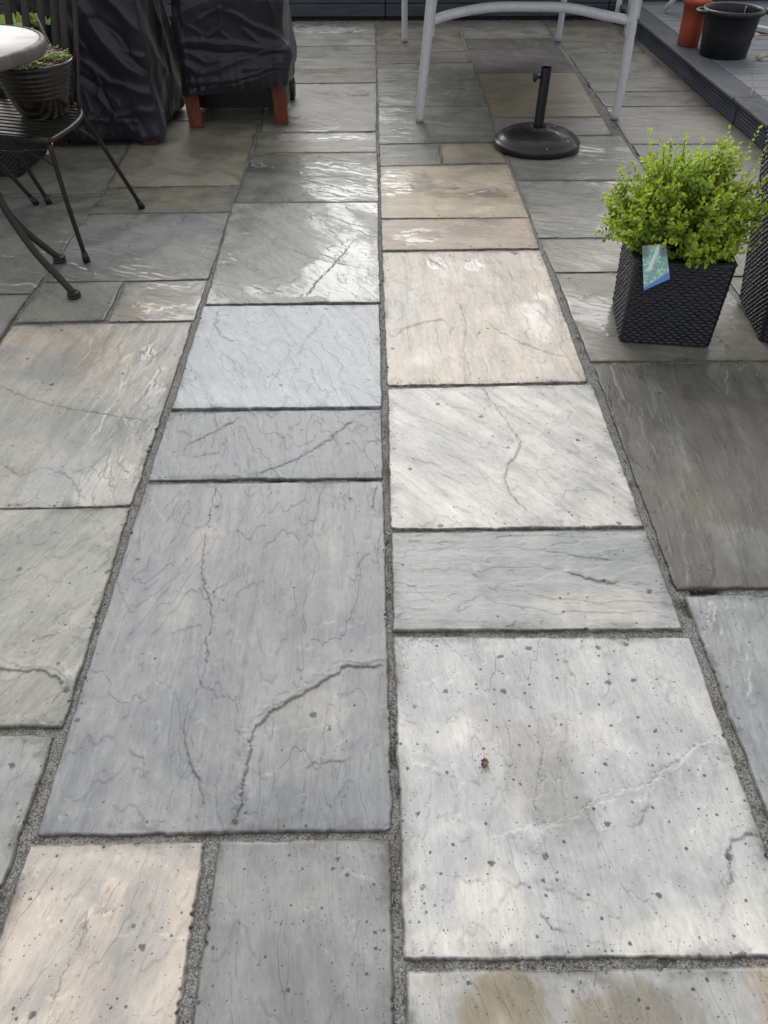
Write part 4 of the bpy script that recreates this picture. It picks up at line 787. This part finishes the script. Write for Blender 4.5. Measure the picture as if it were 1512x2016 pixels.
# ------------------------------------------------------------------ boxwood
bx = thing('box_shrub', (.93, 2.29, .25), 'bushy lime green box shrub growing in the square wicker planter', 'shrub')
rs = np.random.RandomState(21); LP, LD, LN, LL, LW, LA = [], [], [], [], [], []; sm = MB(); TIPS = []
base = np.array([.925, 2.285, .250])
def shoot(p0, p1, dens=.0100, lf=.0178, bare=.25, rise=.25):
    L = np.linalg.norm(p1 - p0); n = max(4, int(L / dens)); ctrl = (p0 + p1) / 2 + np.array([0, 0, -rise * L * .25]) + rs.normal(0, .010, 3); prev = None; pts = []
    ax0 = rs.rand() * 6.28
    for i in range(n + 1):
        t = i / n; p = p0 * (1 - t) ** 2 + ctrl * 2 * t * (1 - t) + p1 * t * t; tg = (ctrl - p0) * (1 - t) + (p1 - ctrl) * t; tg /= np.linalg.norm(tg); pts.append(p)
        if t < bare: continue
        s = np.cross(tg, [0, 0, 1.]); s /= np.linalg.norm(s) + 1e-6; u = np.cross(s, tg); ph = ax0 + i * 1.57
        k = lf * (1 - .45 * max(0, t - .75) / .25) * rs.uniform(.75, 1.2)
        for q in (0, math.pi):
            o = s * math.cos(ph + q) + u * math.sin(ph + q); d = o * rs.uniform(.7, 1.1) + tg * (.55 + .9 * max(0, t - .6)); LP.append(p); LD.append(d); LN.append(tg + rs.normal(0, .2, 3) + [0, 0, .3]); LL.append(k); LW.append(k * rs.uniform(.60, .72)); LA.append(min(1, max(0, .05 + .9 * t ** 2.6 + rs.normal(0, .14))))
    for _ in range(3): LP.append(pts[-1]); LD.append(tg + rs.normal(0, .35, 3)); LN.append(rs.normal(0, 1, 3)); LL.append(lf * .7); LW.append(lf * .38); LA.append(1)
    return pts
def hull(th, ph):     # uneven crown radius by direction
    x, y, z = math.cos(th) * math.cos(ph), math.sin(th) * math.cos(ph), math.sin(ph)
    k = 1 + .10 * math.sin(3 * th + 1) * math.cos(ph) + .07 * math.sin(5 * th + 4 * ph) + .05 * math.sin(7 * ph + 2 * th)
    return np.array([x * .205 * k, y * .185 * k, z * .265 * k + .045])
for i in range(340):
    th = rs.rand() * 6.283; ph = math.asin(rs.uniform(-.05, .99)); e = base + hull(th, ph) * rs.uniform(.84, 1.06); p0 = base + np.array([(e[0] - base[0]) * .22, (e[1] - base[1]) * .22, rs.uniform(-.02, .05)])
    pts = shoot(p0, e, bare=.38); 
    if i % 2 == 0: sm.tube([tuple(p) for p in pts[::3]] + [tuple(pts[-1])], .0013, 5)
    for k in range(3):
        j = int(len(pts) * rs.uniform(.35, .85)); q = pts[j]; d = (e - p0) / np.linalg.norm(e - p0) + rs.normal(0, .55, 3); d /= np.linalg.norm(d); shoot(q, q + d * rs.uniform(.035, .08), bare=.0)
for (dx, dz, dy) in ((-.155, .350, .0), (.075, .350, .02), (-.045, .305, -.03), (.13, .30, .05), (-.25, .185, -.02), (.205, .215, 0), (.17, .345, .04), (.21, .28, .05), (-.10, .31, .05), (.015, .315, .04), (-.21, .245, 0), (.235, .16, -.03), (.0, .30, -.05)):      # long leaders
    shoot(base + np.array([dx * .3, dy * .3, .06]), base + np.array([dx, dy, dz]), bare=.3)
for (dx, dz, dy) in ((.03, .012, -.165), (-.09, .05, -.15), (.12, .04, -.14)): shoot(base + np.array([dx * .4, dy * .4, .03]), base + np.array([dx, dy, dz]), bare=.3, rise=-.5)
LP = np.array(LP); kp = ~((LP[:, 0] > .745) & (LP[:, 0] < .875) & (LP[:, 1] < 2.21) & (LP[:, 2] < .345)) & ((LP[:, 2] > .285) | ((LP[:, 1] > 2.19) & (LP[:, 0] < 1.04) & (LP[:, 0] > .83))); LP, LD, LN, LL, LW, LA = [np.array(q)[kp] for q in (LP, LD, LN, LL, LW, LA)]
leaves('foliage', np.array(LP), np.array(LD), np.array(LN), np.array(LL), np.array(LW), np.array(LA), M_BOX, bx); sm.build('stem', M_STEM, bx)
# printed plant label hanging over the planter
tg = thing('plant_label', (.80, 2.12, .30), 'mint and blue printed plant label hanging over the front of the square planter', 'label')
def tagmat():
    t = NT('printed_label'); co = t.n('TexCoord').outputs['UV']; v = t.n('TexVoronoi', {'Vector': t.mapping(co, (7, 13, 1)), 'Scale': 1}); n = t.noise(co, 26, 4, .6); sep = t.n('SeparateXYZ', {0: co}).outputs
    mint = t.mix(t.ramp(v.outputs['Distance'], .25, .55), (.72, .98, .93), (.30, .62, .56)); mint = t.mix(t.ramp(n, .50, .60, 0, .7), mint, (.14, .26, .27))
    path = t.math('ABSOLUTE', t.math('SUBTRACT', sep[0], t.math('ADD', .25, t.math('MULTIPLY', t.math('SUBTRACT', sep[1], .45), .9)))); mint = t.mix(t.math('MULTIPLY', t.ramp(path, .06, .13, 1, 0), t.ramp(sep[1], .38, .48)), mint, (.85, .98, .96))
    top = t.math('MULTIPLY', t.ramp(sep[1], .66, .78), t.ramp(t.math('ABSOLUTE', t.math('SUBTRACT', sep[0], .5)), .18, .30)); mint = t.mix(t.math('MULTIPLY', top, .8), mint, (.16, .20, .24))
    blue = t.ramp(t.math('SUBTRACT', sep[1], t.math('MULTIPLY', sep[0], .27)), .055, .065, 1, 0)
    c = t.mix(blue, mint, (.14, .28, .75)); return t.out(Base_Color=c, Roughness=.3)
A = [Vector(p) for p in ((0.777, 2.15, 0.331), (0.843, 2.148, 0.338), (0.861, 2.095, 0.256), (0.789, 2.085, 0.225))]
me = bpy.data.meshes.new('card'); nrm = (A[1] - A[0]).cross(A[3] - A[0]).normalized(); back = [p + Vector((0, .0012, .0)) for p in A]; Mi = local(tg)
me.from_pydata([Mi @ p for p in A + back], [], [(3, 2, 1, 0), (4, 5, 6, 7), (0, 1, 5, 4), (1, 2, 6, 5), (2, 3, 7, 6), (3, 0, 4, 7)]); uv = me.uv_layers.new(); UVS = [(0, 1), (1, 1), (1, .17), (0, 0)] * 2
for l in me.loops: uv.data[l.index].uv = UVS[l.vertex_index]
me.materials.append(tagmat()); card = link('card', me, tg)
m = MB(); e1 = (A[2] - A[3]).normalized(); e2 = (A[0] - A[3]).normalized()      # white lettering strokes in the blue corner
for k in range(5):
    p = A[2] - e1 * (.021 - k * .0042) + e2 * .006 + Vector((0, -.0009, 0)); m.tube([p, p + e2 * .0035 + e1 * .0008, p + e2 * .0035 + e1 * .0024, p + e1 * .003], .0005, 5)
m.build('lettering', M_WHITE, card)
m = MB(); m.tube([A[0] * .5 + A[1] * .5 + Vector((0, -.001, -.006)), (.808, 2.128, .372), (.812, 2.150, .40), (.83, 2.19, .40)], .0014, 6, smoothpath=5); m.build('string', M_RUBBER, tg)
# ------------------------------------------------------------------ bistro chair with the pot
ZS = .44
seat_out = [(-1.087, 2.752), (-1.062, 2.86), (-1.052, 2.98), (-1.070, 3.08), (-1.12, 3.17), (-1.20, 3.235), (-1.31, 3.27), (-1.42, 3.262), (-1.495, 3.20), (-1.525, 3.08), (-1.52, 2.97), (-1.502, 2.876)]
def make_chair(label):
    ch = thing('metal_chair', (-1.29, 3.05, 0), label, 'chair', 'slatted metal garden chairs')
    m = MB(); m.tube([(x, y, ZS) for x, y in seat_out] + [(seat_out[0][0], seat_out[0][1], ZS)], .0085, 10, smoothpath=4); m.build('seat_frame', M_BLACKMETAL, ch)
    m = MB(); f0, f1 = Vector((-1.087, 2.752)), Vector((-1.502, 2.876)); dd = (f1 - f0).normalized(); nn = Vector((-dd.y, dd.x)) * -1
    if nn.y < 0: nn = -nn
    poly = [Vector(p) for p in seat_out]
    for k in range(1, 14):
        o = f0 + nn * (k * .0335); ts = []
        for i in range(len(poly)):
            a, b = poly[i], poly[(i + 1) % len(poly)]; e = b - a; den = dd.x * -e.y + dd.y * e.x
            if abs(den) < 1e-9: continue
            r_ = a - o; t_ = (r_.x * -e.y + r_.y * e.x) / den; s_ = (dd.x * r_.y - dd.y * r_.x) / den
            if 0 <= s_ <= 1: ts.append(t_)
        if len(ts) >= 2:
            p, q = o + dd * min(ts), o + dd * max(ts); m.box(((p.x + q.x) / 2, (p.y + q.y) / 2, ZS + .001), ((q - p).length, .019, .005), Matrix.Rotation(math.atan2(dd.y, dd.x), 4, 'Z'), bev=.001)
    m.build('seat_slats', M_BLACKMETAL, ch)
    def lg(pts):
        m = MB(); m.tube(pts, .0088, 12, smoothpath=4); o = m.build('leg', M_BLACKMETAL, ch); e = Vector(pts[-1]); d = (Vector(pts[-2]) - e).normalized()
        m = MB(); m.tube([e + Vector((0, 0, -.004)), e + d * .012, e + d * .034], [.0145, .0130, .0105], 14); m.build('foot_cap', M_RUBBER, o)
    lg([(-1.095, 2.765, ZS - .004), (-1.092, 2.773, .22), (-1.086, 2.789, .006)]); lg([(-1.497, 2.885, ZS - .004), (-1.50, 2.893, .22), (-1.505, 2.910, .006)])
    lg([(-1.030, 3.225, .88), (-1.052, 3.225, .74), (-1.072, 3.160, .57), (-1.080, 3.106, .445), (-1.052, 3.17, .30), (-.99, 3.305, .006)])
    lg([(-1.50, 3.365, .88), (-1.50, 3.335, .74), (-1.50, 3.27, .57), (-1.488, 3.215, .445), (-1.455, 3.27, .30), (-1.402, 3.361, .006)])
    m = MB(); m.tube([(-1.096, 2.90, ZS - .012), (-1.225, 2.87, ZS - .06), (-1.095, 2.773, ZS - .09)], .004, 8); m.tube([(-1.075, 3.02, ZS - .04), (-1.055, 3.19, .30)], .0045, 8); m.tube([(-1.10, 2.81, .40), (-1.30, 2.87, .37), (-1.49, 2.92, .40)], .004, 8, smoothpath=4); m.build('brace', M_BLACKMETAL, ch)
    tops = []
    for (bx_, by_, tx_, ty_) in ((-1.136, 3.168, -1.100, 3.345), (-1.180, 3.205, -1.145, 3.385), (-1.235, 3.235, -1.203, 3.41), (-1.295, 3.255, -1.270, 3.43), (-1.355, 3.268, -1.340, 3.435), (-1.418, 3.255, -1.41, 3.42)):
        m = MB(); p0, p1 = Vector((bx_, by_, ZS)), Vector((tx_, ty_, .88)); mid = (p0 + p1) / 2 + Vector((0, -.01, 0)); m.tube([p0, mid, p1], .0135, 8, smoothpath=4, flat=(1, .25, 0)); m.build('back_slat', M_BLACKMETAL, ch); tops.append(tuple(p1))
    m = MB(); m.tube([(-1.030, 3.225, .88)] + tops + [(-1.50, 3.365, .88)], .009, 10, smoothpath=4); m.build('top_rail', M_BLACKMETAL, ch)
    return ch
def copy_tree(o, parent=None):
    c = o.copy(); scene.collection.objects.link(c); c.parent = parent
    for k in o.children: copy_tree(k, c)
    return c
ch = make_chair('dark bronze slatted metal chair with a glazed pot of seedlings on its seat')
# round table
rt_ = thing('bistro_table', (-1.338, 2.772, 0), 'small round garden table with a sunlit pale top and curved dark legs', 'table')
c = (-1.338, 2.772, .72)
m = MB(); m.lathe(c, [(0, -.020), (.27, -.020), (.283, -.012), (.284, .0015), (0, .0025)], 72); m.build('tabletop', M_TABLETOP, rt_)
m = MB(); m.lathe(c, [(.270, -.034), (.295, -.034), (.300, -.028), (.300, -.004), (.296, .002), (.285, .0045), (.284, -.006), (.272, -.025)], 72); m.build('rim', simple('grey_table_rim', (.16, .145, .125), .6, var=.3, vscale=14), rt_)
def tleg(pts):
    m = MB(); m.tube(pts, [.0125] * len(pts), 14, smoothpath=6); o = m.build('leg', M_BLACKMETAL, rt_); e = Vector(pts[0]); m = MB()
    m.lathe((e.x, e.y, .0), [(.018, .0), (.0235, .003), (.0235, .008), (.0195, .010), (.0235, .014), (.0225, .019), (.015, .023)], 20); m.build('foot_cap', M_RUBBER, o)
tleg([(-1.053, 2.506, .016), (-1.095, 2.52, .070), (-1.150, 2.535, .145), (-1.205, 2.56, .245), (-1.238, 2.58, .34), (-1.275, 2.62, .523), (-1.275, 2.65, .685)])
tleg([(-1.188, 2.791, .016), (-1.220, 2.78, .058), (-1.272, 2.76, .136), (-1.305, 2.74, .223), (-1.33, 2.72, .35), (-1.35, 2.70, .52), (-1.35, 2.70, .685)])
tleg([(-1.70, 2.89, .016), (-1.65, 2.86, .06), (-1.57, 2.81, .15), (-1.50, 2.77, .30), (-1.47, 2.75, .50), (-1.47, 2.75, .685)])
tleg([(-1.66, 2.45, .016), (-1.61, 2.48, .06), (-1.54, 2.54, .15), (-1.48, 2.60, .30), (-1.45, 2.64, .50), (-1.45, 2.65, .685)])
m = MB(); m.tube([(-1.243, 2.59, .36), (-1.33, 2.71, .36), (-1.484, 2.762, .36), (-1.47, 2.615, .36), (-1.243, 2.59, .36)], .006, 8); m.build('brace', M_BLACKMETAL, rt_)
# second chair, seen only by one leg
c2 = copy_tree(ch); c2['label'] = 'metal chair left of the table of which only one dark leg shows'; Mz = Matrix.Rotation(R(92), 4, 'Z')
off = Vector((-.99, 3.305, 0)) - Vector(ch.location); c2.rotation_euler = (0, 0, R(-38)); c2.location = Vector((-1.453, 3.351, 0)) - Matrix.Rotation(R(-38), 3, 'Z') @ off
# glazed pot
pt = thing('glazed_pot', (-1.190, 3.045, .4435), 'dark brown glazed bowl of seedlings standing on the metal chair seat', 'pot')
c = (-1.190, 3.045, .4435); prof = [(.060, .003), (.072, .0), (.082, .006), (.094, .03), (.104, .06)]
for k in range(6): z = .068 + k * .015; r_ = .107 + k * .0052; prof += [(r_ + .0015, z), (r_ + .0034, z + .005), (r_ + .0002, z + .012)]
prof += [(.139, .160), (.143, .168), (.142, .175), (.137, .176), (.133, .170), (.130, .15)]
m = MB(); m.lathe(c, prof, 64); m.build('pot', M_GLAZE, pt); m = MB(); m.lathe(c, [(.132, .152), (.08, .162), (0, .165)], 32); m.build('soil', M_SOIL, pt)
rs = np.random.RandomState(4); P_, D_, N_, L_, W_, A_ = [], [], [], [], [], []
for i in range(620):
    r_ = .130 * math.sqrt(rs.rand()); a = rs.rand() * 6.28; p = np.array([c[0] + r_ * math.cos(a), c[1] + r_ * math.sin(a), c[2] + .158]); h = rs.uniform(.006, .030); k = .0 if pn(np.array([p[0] * 18]), np.array([p[1] * 18]), 3)[0] > .12 else 1.
    for j in range(3): P_.append(p + [0, 0, h]); D_.append([math.cos(a + j * 2.1), math.sin(a + j * 2.1), rs.uniform(.0, .7)]); N_.append([0, 0, 1]); q = rs.uniform(.009, .016); L_.append(q); W_.append(q * .8); A_.append(min(1, max(0, k + rs.normal(0, .15))))
leaves('seedlings', np.array(P_), np.array(D_, float), np.array(N_, float), np.array(L_), np.array(W_), np.array(A_), M_SEED, pt)
M_WIRE = simple('pale_wire', (.55, .5, .45), .4)
m = MB(); m.tube([(-1.100, 3.07, .60), (-1.125, 3.09, .66), (-1.150, 3.10, .745), (-1.138, 3.10, .67), (-1.118, 3.09, .60)], .0012, 6, smoothpath=5); m.build('wire', M_WIRE, pt)
m = MB(); m.tube([(-1.175, 2.915, .603), (-1.205, 2.925, .635)], .0013, 6); m.build('dry_stem', M_STRAW, pt)
# lettuce on the tall planter
lt = thing('lettuce', (-1.70, 3.86, .54), 'bright green lettuce plants filling the tall planter at the far left', 'plant')
rs = np.random.RandomState(9); Vs = []; Qs = []; ag = []; off = 0
for i in range(60):
    cx, cy = -1.68 + rs.uniform(-.22, .26), 3.86 + rs.uniform(-.19, .17); a = rs.rand() * 6.28; L = rs.uniform(.06, .11); tilt = rs.uniform(.25, 1.0); W = L * .42; n_ = 9
    U, V = np.meshgrid(np.linspace(-1, 1, n_), np.linspace(0, 1, n_)); wdt = W * np.sin(np.pi * np.clip(V * .85 + .12, 0, 1)) ** .7; x = U * wdt; y = V * L * math.cos(tilt); z = V * L * math.sin(tilt) - V ** 2 * L * .35 + .010 * np.sin(U * 5 + V * 9 + i) * np.abs(U) + .12 * L * U ** 2
    X = cx + x * math.cos(a) - y * math.sin(a); Y = cy + x * math.sin(a) + y * math.cos(a); Z = .545 + z
    Vs.append(np.stack([X, Y, Z], -1).reshape(-1, 3)); idx = np.arange(n_ * n_).reshape(n_, n_) + off; Qs.append(np.stack([idx[:-1, :-1], idx[:-1, 1:], idx[1:, 1:], idx[1:, :-1]], -1).reshape(-1, 4)); off += n_ * n_; ag.append(np.clip(V.ravel() + .1 * rs.randn(), 0, 1))
raw_mesh('leaves', np.concatenate(Vs), np.concatenate(Qs), M_LETTUCE, lt, {'age': ('FLOAT', np.concatenate(ag))})
# ------------------------------------------------------------------ small things on the slabs
fl = thing('fallen_leaf', (.188, .708, .003), 'small curled reddish brown dead leaf on the large pale slab', 'leaf')
n_ = 9; U, V = np.meshgrid(np.linspace(-1, 1, n_), np.linspace(0, 1, n_)); wd = .0075 * np.sin(np.pi * np.clip(V * .9 + .08, 0, 1)) ** .6 * (1 + .2 * np.sin(V * 14)); X = U * wd; Y = V * .020; Z = .003 + .005 * U ** 2 + .003 * np.sin(V * 5)
raw_mesh('blade', np.stack([.188 + X * .9 + Y * .3, .698 + Y - X * .3, Z], -1).reshape(-1, 3), (lambda idx: np.stack([idx[:-1, :-1], idx[:-1, 1:], idx[1:, 1:], idx[1:, :-1]], -1).reshape(-1, 4))(np.arange(81).reshape(9, 9)), simple('brown_leaf', (.16, .055, .035), .6, var=.5, vscale=220, col2=(.14, .12, .08)), fl)
m = MB(); m.tube([(.188, .699, .005), (.183, .690, .004)], .0008, 6); m.build('stalk', M_STRAW, fl)
